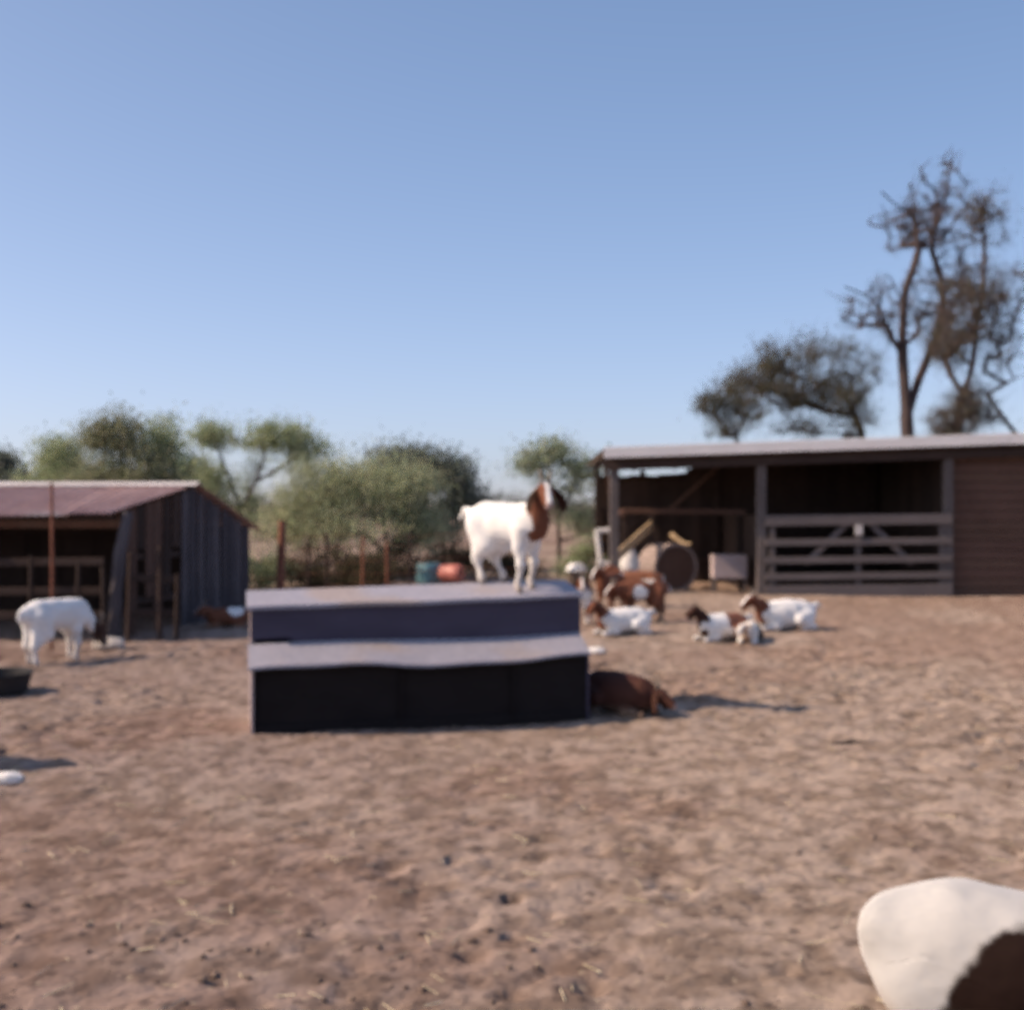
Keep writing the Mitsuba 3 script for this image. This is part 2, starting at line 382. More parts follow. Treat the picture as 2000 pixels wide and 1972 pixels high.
while x < 13:
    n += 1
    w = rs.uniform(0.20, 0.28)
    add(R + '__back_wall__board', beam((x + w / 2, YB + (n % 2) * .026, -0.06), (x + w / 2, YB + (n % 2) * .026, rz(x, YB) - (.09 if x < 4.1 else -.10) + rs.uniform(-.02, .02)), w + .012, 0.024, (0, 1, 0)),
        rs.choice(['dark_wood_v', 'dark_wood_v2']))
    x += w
for z in (0.5, 1.62):
    add(R + '__back_wall__rail', beam((1.9, YB - .04, z), (13, YB - .04, z), 0.05, 0.10), 'dark_wood_h')
for x0, x1 in ((2.28, 2.75), (2.95, 3.45), (4.02, 4.2)):
    add(R + '__back_wall__block', box((x0, YB - .02, rz(x0, YB) - .14), (x0 + 0.12, YB + .05, rz(x0, YB) + .02)), 'dark_wood_h')
# stall partition inside, half way: long lit rail with a diagonal brace
yb = 23.0
add(R + '__beam', beam((2.30, yb, 1.63), (4.9, yb + .1, 1.60), 0.07, 0.11), 'brown_wood_h')
add(R + '__beam', beam((2.26, yb - .55, 1.58), (2.32, yb + .5, 1.60), 0.12, 0.10), 'brown_wood_h')
add(R + '__brace', beam((3.30, yb + .08, 1.64), (4.42, yb + .12, 2.62), 0.05, 0.09, (0, 1, 0)), 'brown_wood_h2')
add(R + '__brace', beam((1.80, YF + .06, 2.45), (1.92, YF + .5, 1.95), 0.07, 0.09), 'brown_wood_h2')
# side wall between the bays and the far end
for x, zt in ((2.36, 1.58), (2.93, 1.57), (4.78, 1.55)):
    add(R + '__stall_post', beam((x, yb + .02, -.1), (x, yb + .02, zt), .10, .10, (0, 1, 0)), 'dark_wood_v')
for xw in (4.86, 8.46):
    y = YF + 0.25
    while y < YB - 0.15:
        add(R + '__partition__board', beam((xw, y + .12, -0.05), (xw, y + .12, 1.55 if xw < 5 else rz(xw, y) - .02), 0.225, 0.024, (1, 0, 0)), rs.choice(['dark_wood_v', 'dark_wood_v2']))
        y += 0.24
# third bay: added level boards, their brown put in for leaked light
z = -0.04
while z < 2.80:
    h = rs.uniform(0.17, 0.20)
    top = z + h - 0.012
    add(R + '__added_siding__board', beam((8.50, YF + .19 + rs.uniform(-.004, .004), (z + top) / 2), (12.95, YF + .19, (z + top) / 2), 0.028, top - z), rs.choice(['brown_wood_h', 'brown_wood_h2', 'brown_wood_h']))
    z += h
y = YF + .25
while y < YB - .05:
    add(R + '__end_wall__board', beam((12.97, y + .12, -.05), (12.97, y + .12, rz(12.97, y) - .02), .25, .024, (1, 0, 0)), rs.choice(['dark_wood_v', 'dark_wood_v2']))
    y += .24
# barred front of the middle bay
for zc, h in ((1.46, 0.20), (1.04, 0.125), (0.70, 0.125), (0.385, 0.125), (0.10, 0.24)):
    add(R + '__pen_front__rail', beam((4.84, YF - .055, zc - .01), (8.40, YF - .055, zc + .03), 0.035, h), 'grey_wood_h')
for x, z0, z1 in ((4.98, 0.0, 1.36), (6.62, 0.02, 1.38), (8.22, 0.0, 1.38)):
    add(R + '__pen_front__upright', beam((x, YF - .017, z0), (x, YF - .017, z1), 0.11, 0.03, (0, 1, 0)), 'grey_wood_v')
add(R + '__pen_front__brace', beam((6.42, YF + .012, 1.40), (5.62, YF + .012, .62), 0.02, 0.11, (0.7, 0, 0.7)), 'grey_wood_h')
add(R + '__pen_front__brace', beam((6.86, YF + .012, 1.40), (7.66, YF + .012, .62), 0.02, 0.11, (0.7, 0, -0.7)), 'grey_wood_h')
add(R + '__pen_front__latch', box((6.54, YF - .10, 1.18), (6.68, YF - .076, 1.37)), 'galvanised_sheet')

# things kept in and by the shed
k = add('plank', beam(W(1206, 1086, 21.2), W(1272, 1026, 22.92), 0.05, 0.20), 'raw_plank')
tag(k, 'pale raw plank leaning at a slant inside the left bay of the tall shed', 'plank')
k = 'drum'
ctr = W(1302, 1092, 22.8)
dm = lathe([(0.0, -0.42), (0.47, -0.42), (0.49, -0.38), (0.485, 0.0), (0.49, 0.38), (0.50, 0.42), (0.445, 0.425), (0.44, 0.34), (0.0, 0.34)], 36)
scene[k + '__shell'] = mikit.ply(moved(dm, (ctr[0], ctr[1], 0.47), rx=90, rz=20), 'pale_concrete', smooth=35)
scene[k + '__lid'] = mikit.ply(moved(moved(lathe([(0, 0), (0.432, 0), (0.432, 0.03), (0, 0.03)], 30), (0, 0, .345)), (ctr[0], ctr[1], 0.47), rx=90, rz=20), 'brown_wood_v')
tag(k, 'big pale round drum lying on its side in the tall shed', 'drum')
k = add('driftwood', tube([W(1310, 1042, 22.75), W(1322, 1052, 22.7), W(1336, 1062, 22.6), W(1350, 1062, 22.5)], [0.06, 0.055, 0.05, 0.03], 8), 'raw_plank', True)
tag(k, 'short crooked pale stick lying on top of the round drum', 'stick')
p = W(1230, 1125, 21.95)
k = add('feed_sack', moved(trimesh.Trimesh(*(lambda s: (s.vertices * [0.17, 0.13, 0.32] * (1 + 0.10 * (meshkit.noise(s.vertices * 3) - .5)[:, None]) * np.stack([1.1 - .35 * s.vertices[:, 2]] * 2 + [np.ones(len(s.vertices))], -1), s.faces))(trimesh.creation.icosphere(4)), process=False), (p[0], p[1], 0.62)), 'white_paint', True)
tag(k, 'plump white sack hanging under the slanted plank in the tall shed', 'sack')
# pale feed box on legs
k = 'feed_box'
tag(k, 'pale wooden feed box on legs beside the middle post of the tall shed', 'feed box')
bx0, bx1, byy = 4.02, 4.66, 20.9 + 0.9
for nm, m in (('side', beam((bx0, byy, .52), (bx1, byy, .52), .025, .46)), ('side', beam((bx0, byy + .4, .52), (bx1, byy + .4, .52), .025, .46)),
              ('end', beam((bx0, byy + .014, .52), (bx0, byy + .386, .52), .025, .46)), ('end', beam((bx1, byy + .014, .52), (bx1, byy + .386, .52), .025, .46)), ('bottom', box((bx0, byy + .01, .29), (bx1, byy + .39, .31)))):
    add(k + '__' + nm, m, 'end_sheet')
for x in (bx0 + .02, bx1 - .02):
    for y in (byy + .03, byy + .37):
        add(k + '__leg', beam((x, y, -.03), (x, y, .30), .05, .05), 'grey_wood_v')
# white bent pipe stand
k = add('white_stand', cat([tube([W(1171, 1128, 21.6), W(1172, 1090, 21.6), W(1166, 1036, 21.6)], 0.055, 10), tube([W(1164, 1037, 21.6), W(1192, 1035, 21.6)], 0.05, 10), tube([W(1172, 1098, 21.6), W(1190, 1100, 21.6), W(1192, 1122, 21.6)], 0.06, 10),
                              tube([W(1171, 1120, 21.6), W(1171, 1120, 21.6) * [1, 1, 0] - (0, 0, .05)], 0.055, 10)]), 'white_paint', smooth=40)
tag(k, 'white painted bracket-shaped post at the left corner of the tall shed', 'post')
# white basin upside down beyond the platform
p = W(1126, 1112, 22.0)
k = add('basin', moved(lathe([(0.02, 0.14), (0.10, 0.15), (0.15, 0.13), (0.20, 0.05), (0.235, 0.0), (0.22, -0.01), (0.18, 0.05), (0.13, 0.11), (0.0, 0.12)], 28), (p[0], p[1], 0.44)), 'white_paint', True)
st = add('stump', tube([(p[0], p[1], -.1), (p[0], p[1], .44)], [0.17, 0.15], 12), 'bark', smooth=40)
tag(k, 'small white basin turned upside down on a stump left of the tall shed', 'basin')
tag(st, 'dark tree stump under the white basin', 'stump')
# barrels behind the platform
BAR = [(0.0, 0.0), (0.255, 0.0), (0.275, 0.03), (0.285, 0.14), (0.30, 0.17), (0.285, 0.20), (0.295, 0.38), (0.285, 0.56), (0.30, 0.59), (0.285, 0.62), (0.275, 0.72), (0.25, 0.75), (0.24, 0.735), (0.0, 0.735)]


def barrel(name, px, d, col, z0, label, lie=None):
    p = W(px, 1110, d)
    m = lathe(BAR, 30)
    if lie is not None:
        m.apply_scale(.66)
    m = moved(m, (p[0], p[1], z0)) if lie is None else moved(moved(m, (0, 0, -.245)), (p[0], p[1], z0 + .25), rx=90, rz=lie)
    k = free(name)
    scene[k + '__body'] = mikit.ply(m, col, smooth=35)
    for s in (-.10, .12):
        b = lathe([(0, 0), (0.03, 0), (0.03, 0.022), (0, 0.022)], 10)
        scene[free(k + '__bung')] = mikit.ply(moved(b, (p[0] + s, p[1], z0 + .733)) if lie is None else moved(moved(b, (s * .66, s * .4, .236)), (p[0], p[1], z0 + .25), rx=90, rz=lie), 'black_rubber')
    tag(k, label, 'barrel')


barrel('plastic_barrel', 838, 24.6, 'teal_plastic', -0.30, 'teal blue plastic barrel standing behind the platform, next to the red one')
barrel('plastic_barrel', 882, 24.2, 'red_plastic', 0.0, 'salmon red plastic barrel lying behind the platform near the white goat', lie=60)

# ---------------------------------------------------------------- wire fence between the sheds
k = 'wire_fence'
tag(k, 'rusty wire fence on thin posts running between the two sheds', 'fence')
FA, FB = np.array([-4.3, 18.0]), np.array([1.9, 22.6])
posts = [(708, 1.05), (757, 0.95), (640, 1.1), (600, 1.0), (800, 1.15), (930, 1.1), (1045, 1.15)]
for px, h in posts:
    s = (px - 490) / (1180 - 490)
    q = FA + (FB - FA) * s
    x = (px - 1000) / F * q[1]
    add(k + '__post', tube([(x, q[1], -.1), (x + rs.uniform(-.03, .03), q[1], h + .15)], [0.03, 0.026], 6), 'rusty_steel' if px in (708, 757) else 'dark_wood_v', True)
for z in (0.15, 0.35, 0.55, 0.78, 1.02, 1.2):
    pts = [np.array([*(FA + (FB - FA) * s), z + 0.03 * math.sin(s * 17 + z * 9)]) for s in np.linspace(0, 1, 14)]
    add(k + '__wire', tube(pts, 0.005, 4), 'rusty_steel', True)
p = W(549, 1140, 17.6)
k = add('corner_post', tube([(p[0] - .03, 17.6, -.1), (p[0] - .01, 17.6, .5), (p[0] + .02, 17.6, 1.5)], [0.085, 0.075, 0.06], 12), 'rusty_steel', True)
tag(k, 'stout rusty red corner post of the wire fence, right of the low shed', 'post')

# ---------------------------------------------------------------- stepped goat platform
ANG = math.radians(14)
U, V = np.array([math.cos(ANG), math.sin(ANG), 0]), np.array([-math.sin(ANG), math.cos(ANG), 0])
O = np.array([-1.966, 8.26, 0])
LEN, T1, T2 = 2.69, 0.30, 0.795


def PL(u, t, z):
    return O + U * u + V * t + np.array([0, 0, z])


def top_z(u, t):
    return 0.966 + 0.044 * u / LEN + 0.152 * (t - T1)


def low_z(u, t):
    return 0.535 + 0.035 * u / LEN + 0.42 * t + 0.016 * math.sin(u * 2.1 + .6)


def sheet(fn, u0, u1, t0, t1, thick, nu=48, nt=7, wave=0.0):
    u, t = np.meshgrid(np.linspace(u0, u1, nu), np.linspace(t0, t1, nt))
    top = []
    for a, b in zip(u.ravel(), t.ravel()):
        e = 1 - (b - t0) / (t1 - t0)
        dz = wave * e * (math.sin(a * 3.1) + .6 * math.sin(a * 7.7 + 1))
        top.append(PL(a, b + wave * e * math.sin(a * 2.3 + 2), fn(a, b) + dz))
    top = np.array(top)
    bot = top - [0, 0, thick]
    nn = nu * nt
    i, j = np.meshgrid(np.arange(nt - 1), np.arange(nu - 1), indexing='ij')
    q = np.stack([i * nu + j, i * nu + j + 1, (i + 1) * nu + j + 1, (i + 1) * nu + j], -1).reshape(-1, 4)
    f = [*q[:, [0, 1, 2]], *q[:, [0, 2, 3]], *(q[:, [2, 1, 0]] + nn), *(q[:, [3, 2, 0]] + nn)]
    rim = [*range(nu), *[r * nu + nu - 1 for r in range(1, nt)], *[(nt - 1) * nu + c for c in range(nu - 2, -1, -1)], *[r * nu for r in range(nt - 2, 0, -1)]]
    for a, b in zip(rim, rim[1:] + rim[:1]):
        f += [[a, nn + a, nn + b], [a, nn + b, b]]
    return trimesh.Trimesh(np.vstack([top, bot]), np.array(f), process=False)


k = 'goat_platform'
tag(k, 'two-step grey wooden climbing platform standing in the middle of the dirt yard', 'platform')
add(k + '__upper_tread', sheet(top_z, -0.03, LEN + 0.02, T1 - 0.04, T2 + .02, 0.03, wave=0.004), 'tread_sheet', smooth=30)
add(k + '__lower_tread', sheet(low_z, -0.02, LEN - 0.015, -0.05, T1 - .012, 0.022, wave=0.012), 'tread_sheet', smooth=30)


def panel(u0, u1, t, zlo, zhi, th=0.02, n=30):
    u = np.linspace(u0, u1, n)
    lo, hi = [zlo(a) for a in u], [zhi(a) for a in u]
    v = np.array([PL(a, t + s, z) for s in (0, th) for row in (lo, hi) for a, z in zip(u, row)])
    f = []
    for i in range(n - 1):
        a, b, c, d = i, n + i, 2 * n + i, 3 * n + i
        f += [[a, a + 1, b + 1], [a, b + 1, b], [c, d + 1, c + 1], [c, d, d + 1], [b, b + 1, d + 1], [b, d + 1, d], [a, c + 1, a + 1], [a, c, c + 1]]
    for i in (0, n - 1):
        f += [[i, n + i, 3 * n + i], [i, 3 * n + i, 2 * n + i]]
    return trimesh.Trimesh(v, f, process=False)


add(k + '__riser', panel(0.0, LEN, T1, lambda a: low_z(a, T1) + (0.028 if a < 0.33 else -0.006 - 0.010 * math.sin(a * 1.2)), lambda a: top_z(a, T1) - .032), 'shade_sheet')
add(k + '__back_panel', panel(0.0, LEN, T2 - .03, lambda a: -.06, lambda a: top_z(a, T2) - .034), 'inner_shade')
add(k + '__inner_panel', panel(0.02, LEN - .02, .075, lambda a: -.06, lambda a: low_z(a, .075) - .03), 'inner_shade')
for u, nm in ((-0.001, 'left_end'), (LEN - .02, 'right_end')):
    prof = [(0.015 if u < 1 else .06, -.07), (T2, -.07), (T2, top_z(u, T2) - .034), (T1, top_z(u, T1) - .034), (T1, low_z(u, T1) - .024), (0.015 if u < 1 else .06, low_z(u, .06) - (.045 if u < 1 else .026))]
    from shapely.geometry import Polygon
    m = trimesh.creation.extrude_polygon(Polygon(prof), 0.022, engine='earcut')
    v = m.vertices
    m = trimesh.Trimesh(np.array([PL(u + c, a, b) for a, b, c in v]), m.faces, process=False)
    add(f'{k}__{nm}', m, 'end_sheet' if u < 1 else 'shade_sheet')  # right end gets the colour with shade painted in, left end the pale one
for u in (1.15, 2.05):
    add(k + '__stud', beam(PL(u, .064, -.06), PL(u, .064, low_z(u, .06) - .03), .05, .02), 'inner_shade')
add(k + '__sill', beam(PL(0.03, .06, .03), PL(LEN - .03, .06, .03), .024, .09), 'inner_shade')


# ---------------------------------------------------------------- goats
WHITE, CREAM, BROWN, DARK, TAN = (np.array(c) for c in ((0.77, 0.755, 0.735), (0.66, 0.61, 0.55), (0.165, 0.064, 0.038), (0.050, 0.022, 0.016), (0.42, 0.27, 0.17)))
HOOF, NOSE = np.array((0.07, 0.055, 0.05)), np.array((0.34, 0.25, 0.23))


def unit(v):
    v = np.array(v, float)
    return v / np.linalg.norm(v)


def ball(p, r, sy=1.0):
    s = m3.Manifold.sphere(r, 20)
    if sy != 1.0:
        s = s.scale((1, sy, 1))
    return s.translate(tuple(map(float, p)))


def goat(label, pose, x, y, yaw, s=1.0, poll=(0.56, 0, 0.90), look=(1, 0, -0.35), coat=None, patches=(), feet=None, tail='up', z=None, fine=0.020, horns=True, group=None, pitch=0.0, seed=0, base='goat', blaze=True, earc=BROWN, belly=1.0, part_labels=None, haunch=.20, lumps=(), smoother=1, spine=None):
    """a Boer goat facing +x in its own frame; yaw in degrees turns it; poll and look give the head's place and direction"""
    coat = {'trunk': WHITE, 'neck': BROWN, 'head': BROWN, 'leg': WHITE, 'tail': WHITE, **(coat or {})}
    B = []                                         # p0, r0, p1, r1, tag, sideways squash
    lie = pose == 'lie'
    dz = -0.315 if lie else 0.0
    sp = [((-.37, 0, .575 + dz), .125), ((-.25, 0, .58 + dz), .165), ((-.05, 0, (.545 if lie else .558) + dz), (.205 if lie else .188) * belly), ((.12, 0, (.54 if lie else .55) + dz), (.20 if lie else .187) * belly), ((.25, 0, .555 + dz), .18), ((.335, 0, .575 + dz), .135)]
    sp = spine or sp
    sq = 0.98 if lie else 0.84
    for a, b in zip(sp, sp[1:]):
        B.append((a[0], a[1], b[0], b[1], 'trunk', sq))
    P, h = np.array(poll, float), unit(look)
    side = unit(np.cross([0, 0, 1], h))
    up = np.cross(h, side)
    H = lambda a, b, c=0: P + h * a + up * b + side * c  # noqa: E731
    nb = np.array([.33, 0, .60 + dz])
    nm = nb * .45 + (P - h * .02) * .55 + np.array([-.01, 0, -.005])
    B += [(nb, .125, nm, .088, 'neck', 1), (nm, .088, H(-.015, -.03), .070, 'neck', 1), (np.array([.36, 0, .50 + dz]), .10, nm, .075, 'neck', 1)]
    B += [(H(-.01, 0), .068, H(.06, .012), .066, 'head', 1), (H(.06, .012), .064, H(.15, .004), .046, 'head', 1), (H(.15, .004), .046, H(.215, -.012), .038, 'head', 1), (H(.215, -.012), .038, H(.235, -.022), .030, 'head', 1),
          (H(.03, -.045), .045, H(.13, -.045), .032, 'head', 1), (H(.13, -.045), .032, H(.205, -.040), .026, 'head', 1)]
    if lie:
        for sgn in (1, -1):
            B += [((.27, sgn * .09, .22), .085, (.22, sgn * .15, .075), .060, 'leg', 1), ((.22, sgn * .15, .075), .058, (.43, sgn * .13, .055), .038, 'leg', 1), ((.43, sgn * .13, .05), .036, (.30, sgn * .11, .034), .026, 'leg', 1), ((.30, sgn * .11, .034), .026, (.24, sgn * .105, .03), .026, 'hoof', 1)]
            B += [((-.27, sgn * haunch * .5, .20), .145, (-.10, sgn * haunch, .17), .095, 'trunk', 1), ((-.10, sgn * haunch, .17), .085, (-.33, sgn * (haunch + .02), .055), .046, 'leg', 1), ((-.33, sgn * (haunch + .02), .05), .040, (-.12, sgn * (haunch + .035), .035), .029, 'leg', 1), ((-.12, sgn * (haunch + .035), .035), .029, (-.05, sgn * (haunch + .035), .03), .028, 'hoof', 1)]
    else:
        feet = feet or [(.27, .10, 0), (.25, -.10, 0), (-.30, .11, 0), (-.33, -.11, 0)]
        for n, ft in enumerate(feet):
            Ft = np.array(ft, float)
            sg = 1 if n in (0, 2) else -1
            if n < 2:
                A = np.array([.26, sg * .085, .50])
                e, kn, fe = A + .28 * (Ft - A) + (-.02, 0, 0), A + .57 * (Ft - A) + (.012, 0, 0), Ft + (-.012, 0, .075)
                B += [(A, .095, e, .068, 'leg', 1), (e, .066, kn * .8 + e * .2, .037, 'leg', 1), (kn * .9 + e * .1, .042, kn, .043, 'leg', 1), (kn, .040, (kn + fe) / 2, .026, 'leg', 1), ((kn + fe) / 2, .026, fe, .031, 'leg', 1), (fe, .031, Ft + (0, 0, .035), .034, 'leg', 1), (Ft + (.004, 0, .034), .030, Ft + (.02, 0, .016), .026, 'hoof', 1)]
            else:
                A = np.array([-.28, sg * .070, .54])
                st, hk, fe = A + .33 * (Ft - A) + (.085, sg * .012, 0), A + .58 * (Ft - A) + (-.045, 0, 0), Ft + (-.012, 0, .075)
                B += [(A, .125, st, .090, 'trunk', 1), (A + (.02, 0, -.05), .112, st + (.02, 0, -.02), .080, 'trunk', 1), (A, .10, hk, .05, 'leg', 1), (st, .084, hk, .047, 'leg', 1), (hk, .043, hk * .6 + fe * .4, .028, 'leg', 1), (hk * .6 + fe * .4, .028, fe, .032, 'leg', 1), (fe, .032, Ft + (0, 0, .035), .034, 'leg', 1), (Ft + (.004, 0, .034), .030, Ft + (.02, 0, .016), .026, 'hoof', 1)]
    for c, rad in lumps:
        B.append((c, rad, np.array(c) + (.04, 0, -.01), rad, 'trunk', 1))
    tb = np.array([-.46, 0, .64 + dz])
    if tail == 'up':
        B += [(tb + (.05, 0, 0), .04, tb + (-.05, 0, .035), .032, 'tail', 1), (tb + (-.05, 0, .035), .032, tb + (-.12, 0, .0), .026, 'tail', 1)]
    elif tail == 'back':
        B += [(tb + (.05, 0, 0), .045, tb + (-.06, 0, .02), .036, 'tail', 1), (tb + (-.06, 0, .02), .036, tb + (-.13, 0, -.05), .026, 'tail', 1)]
    elif tail == 'none':
        B += [(tb + (.07, 0, .01), .05, tb + (.03, 0, -.01), .045, 'tail', 1)]
    else:
        B += [(tb + (.05, 0, 0), .04, tb + (-.02, 0, -.03), .032, 'tail', 1), (tb + (-.02, 0, -.03), .03, tb + (-.035, 0, -.12), .022, 'tail', 1)]
    body = m3.Manifold.batch_boolean([m3.Manifold.batch_hull([ball(p, r, q), ball(p2, r2, q)]) for p, r, p2, r2, _, q in B], m3.OpType.Add)
    if lie:
        body = body.trim_by_plane((0, 0, 1), 0.0)
    body = body.refine_to_length(fine)
    mm = body.to_mesh()
    tm = trimesh.Trimesh(mm.vert_properties[:, :3], mm.tri_verts)
    trimesh.smoothing.filter_taubin(tm, lamb=0.5, nu=0.52, iterations=int(14 * (.02 / fine) ** 2))
    # pull the skin onto a soft union of the bones, so that limbs grow out of the trunk without a seam
    kk = .015 * smoother
    for _ in range(4):
        v = np.array(tm.vertices)
        acc = np.zeros(len(v))
        for p, r, p2, r2, _t, q in B:
            sc = np.array([1, 1 / q, 1])
            p, p2, vs = np.array(p, float) * sc, np.array(p2, float) * sc, v * sc
            d = p2 - p
            t = np.clip(((vs - p) @ d) / (d @ d + 1e-9), 0, 1)
            acc += np.exp(-(np.linalg.norm(vs - p - t[:, None] * d, axis=1) - (r + (r2 - r) * t)) / kk)
        sd = -kk * np.log(acc + 1e-30) + .72 * kk
        tm.vertices = v - np.array(tm.vertex_normals) * np.clip(sd, -.03, .03)[:, None] * .8
    trimesh.smoothing.filter_taubin(tm, lamb=0.5, nu=0.52, iterations=8)
    v = np.array(tm.vertices)
    if lie:
        v[:, 2] = np.maximum(v[:, 2], 0)
    nz = meshkit.fbm(v * 16, 3, seed) - .5
    v = v + np.array(tm.vertex_normals) * (nz * 0.010)[:, None]
    # colours: the nearest bone's tag, edges broken up by noise
    wob = (meshkit.fbm(v * 11, 3, seed + 7) - .5) * 0.09
    best, col = np.full(len(v), 9.0), np.zeros((len(v), 3))
    for p, r, p2, r2, tg, q in B:
        p, p2 = np.array(p, float), np.array(p2, float)
        d = p2 - p
        t = np.clip(((v - p) @ d) / (d @ d), 0, 1)
        dist = np.linalg.norm(v - p - t[:, None] * d, axis=1) - (r + (r2 - r) * t) + (wob if tg in ('neck', 'trunk') and tg == 'neck' else 0)
        w = dist < best
        best[w] = dist[w]
        col[w] = HOOF if tg == 'hoof' else coat[tg]
    hl = np.stack([(v - P) @ h, (v - P) @ up, (v - P) @ side], 1)
    ish = (hl[:, 0] > -.05) & (np.linalg.norm(hl - [.09, 0, 0], axis=1) < .19)
    if blaze:
        w = ish & (np.abs(hl[:, 2] + wob * .25) < .019 + .05 * np.clip(hl[:, 0] - .12, 0, 1)) & (hl[:, 1] > -.02)
        col[w] = WHITE
    w = ish & (hl[:, 0] > .232)
    col[w] = NOSE
    for c, rad, colr in patches:
        w = np.clip((rad - np.linalg.norm(v - np.array(c), axis=1) - wob * .9) / .022 + .5, 0, 1)[:, None]
        col = col * (1 - w) + np.array(colr) * w
    zl = np.clip((.34 - v[:, 2]) / .34, 0, 1) if not lie else np.clip((.14 - v[:, 2]) / .14, 0, 1)
    dust = np.clip(zl * 1.1 * meshkit.fbm(v * 9, 3, seed + 21), 0, .7)[:, None]
    col = col * (1 - dust) + np.array((.34, .26, .20)) * dust
    col = np.clip(col * (1 + 0.22 * (meshkit.fbm(v * 7, 3, seed + 3) - .5))[:, None], 0, .9)
    z = gh0(x, y) - 0.012 if z is None else z
    ca, sa = math.cos(math.radians(yaw)), math.sin(math.radians(yaw))
    cp, sp_ = math.cos(math.radians(pitch)), math.sin(math.radians(pitch))
    M = np.array([[ca, -sa, 0], [sa, ca, 0], [0, 0, 1]]) @ np.array([[cp, 0, -sp_], [0, 1, 0], [sp_, 0, cp]]) * s
    place = lambda q: np.asarray(q) @ M.T + [x, y, z]  # noqa: E731
    key = free(base)
    tag(key, label, 'goat', group)
    scene[key + '__body'] = mikit.ply(trimesh.Trimesh(place(v), tm.faces, process=False), 'coat', smooth=True, color=col)
    for sg in (1, -1):
        # long hanging ear: a leaf-shaped flap
        n, mrow = 12, 7
        t = np.linspace(0, 1, n)
        cen = np.array([H(.005, .030, sg * .060) + side * sg * (.085 * math.sin(a * 1.7)) - np.array([0, 0, 1]) * (.20 * a ** 1.25) + h * (.02 * a) for a in t])
        wid = 0.066 * np.sin(np.clip(t * .86 + .12, 0, 1) * np.pi) ** 0.6
        rows = []
        for a in range(n):
            for b in np.linspace(-1, 1, mrow):
                rows.append(cen[a] + (h * .75 + side * sg * .66) * wid[a] * b + (side * sg * .75 - h * .66) * (.012 * (1 - b * b)))
        o = np.array(rows)
        i, j = np.meshgrid(np.arange(n - 1), np.arange(mrow - 1), indexing='ij')
        q = np.stack([i * mrow + j, i * mrow + j + 1, (i + 1) * mrow + j + 1, (i + 1) * mrow + j], -1).reshape(-1, 4)
        f = np.vstack([q[:, [0, 1, 2]], q[:, [0, 2, 3]]])
        o2 = o - (side * sg * .75 - h * .66) * .009
        em = trimesh.Trimesh(np.vstack([o, o2]), np.vstack([f, f[:, ::-1] + len(o)]), process=False)
        ek = add(key + '__ear', trimesh.Trimesh(place(em.vertices), em.faces, process=False), 'coat', True, color=np.tile(earc[0 if sg > 0 else 1] if isinstance(earc, tuple) else earc, (len(em.vertices), 1)) * (1 + .15 * (meshkit.noise(em.vertices * 30) - .5))[:, None])
        if horns:
            pts = np.array([H(-.005 - .10 * a ** 1.2, .055 + .085 * math.sin(a * 2.0), sg * (.028 + .025 * a)) for a in np.linspace(0, 1, 8)])
            add(key + '__horn', tube(place(pts), np.linspace(.017, .005, 8) * s, 8), 'horn', True)
        e = trimesh.creation.icosphere(2, radius=.012 * s)
        e.apply_translation(place(H(.068, .030, sg * .053)))
        add(key + '__eye', e, 'eye', True)
    return key


# on the platform: facing right, head turned to the camera
gxp, gyp, gyaw = -0.045, 9.41, -44.0


def on_top(lx, ly, s):
    """height of the tread under a foot given in the goat's frame, relative to the goat's origin"""
    c, sn = math.cos(math.radians(gyaw)), math.sin(math.radians(gyaw))
    w = np.array([gxp + (lx * c - ly * sn) * s, gyp + (lx * sn + ly * c) * s, 0]) - O
    return top_z(w @ U, w @ V)


ZP = top_z((np.array([gxp, gyp, 0]) - O) @ U, (np.array([gxp, gyp, 0]) - O) @ V)
PF = [(.21, .09, 0), (.24, -.10, 0), (-.14, .10, 0), (-.22, -.09, 0)]
PF = [(a, b, (on_top(a, b, .98) - ZP) / .98) for a, b, _ in PF]
goat('white goat with brown neck and ears standing on top of the stepped platform', 'stand', gxp, gyp, gyaw, .98, earc=(DARK, TAN * .7), belly=.94, lumps=[((-.17, -.02, .375), .062)], poll=(.47, -.02, .84), look=(.77, -.58, -.60),
     patches=[((.46, -.0, .62), .13, BROWN), ((.42, 0, .54), .10, BROWN)], coat={'neck': BROWN}, feet=PF, tail='back', z=ZP, seed=1)
# foreground goat, rump to the left; dark patches: part coat, part vignette painted in
goat('white goat with a dark shoulder lying in the bottom right corner, nearest the camera', 'lie', 1.695, 3.62, -24, 1.05, pitch=-4, spine=[((-.37, 0, .225), .165), ((-.22, 0, .255), .20), ((-.05, 0, .24), .21), ((.12, 0, .205), .205), ((.25, 0, .20), .18), ((.335, 0, .22), .135)], fine=.012, tail='none', seed=2, haunch=.11, poll=(.56, -.05, .40), look=(.9, -.2, -.5),
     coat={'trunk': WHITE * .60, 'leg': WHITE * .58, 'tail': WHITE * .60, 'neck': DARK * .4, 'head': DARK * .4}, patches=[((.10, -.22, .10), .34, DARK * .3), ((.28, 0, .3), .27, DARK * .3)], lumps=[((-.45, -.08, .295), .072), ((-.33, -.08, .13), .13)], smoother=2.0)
# left: white goat nosing the ground
p = W(92, 1291, 12.3)
goat('white goat with a dark head nosing the ground by the low shed', 'stand', p[0] + .03, 12.45, 64, .98, poll=(.48, -.12, .38), look=(.30, -.45, -.84), coat={'neck': WHITE, 'head': DARK},
     feet=[(.30, .1, 0), (.20, -.11, 0), (-.26, .11, 0), (-.36, -.11, 0)], tail='down', seed=3, blaze=False, earc=DARK)
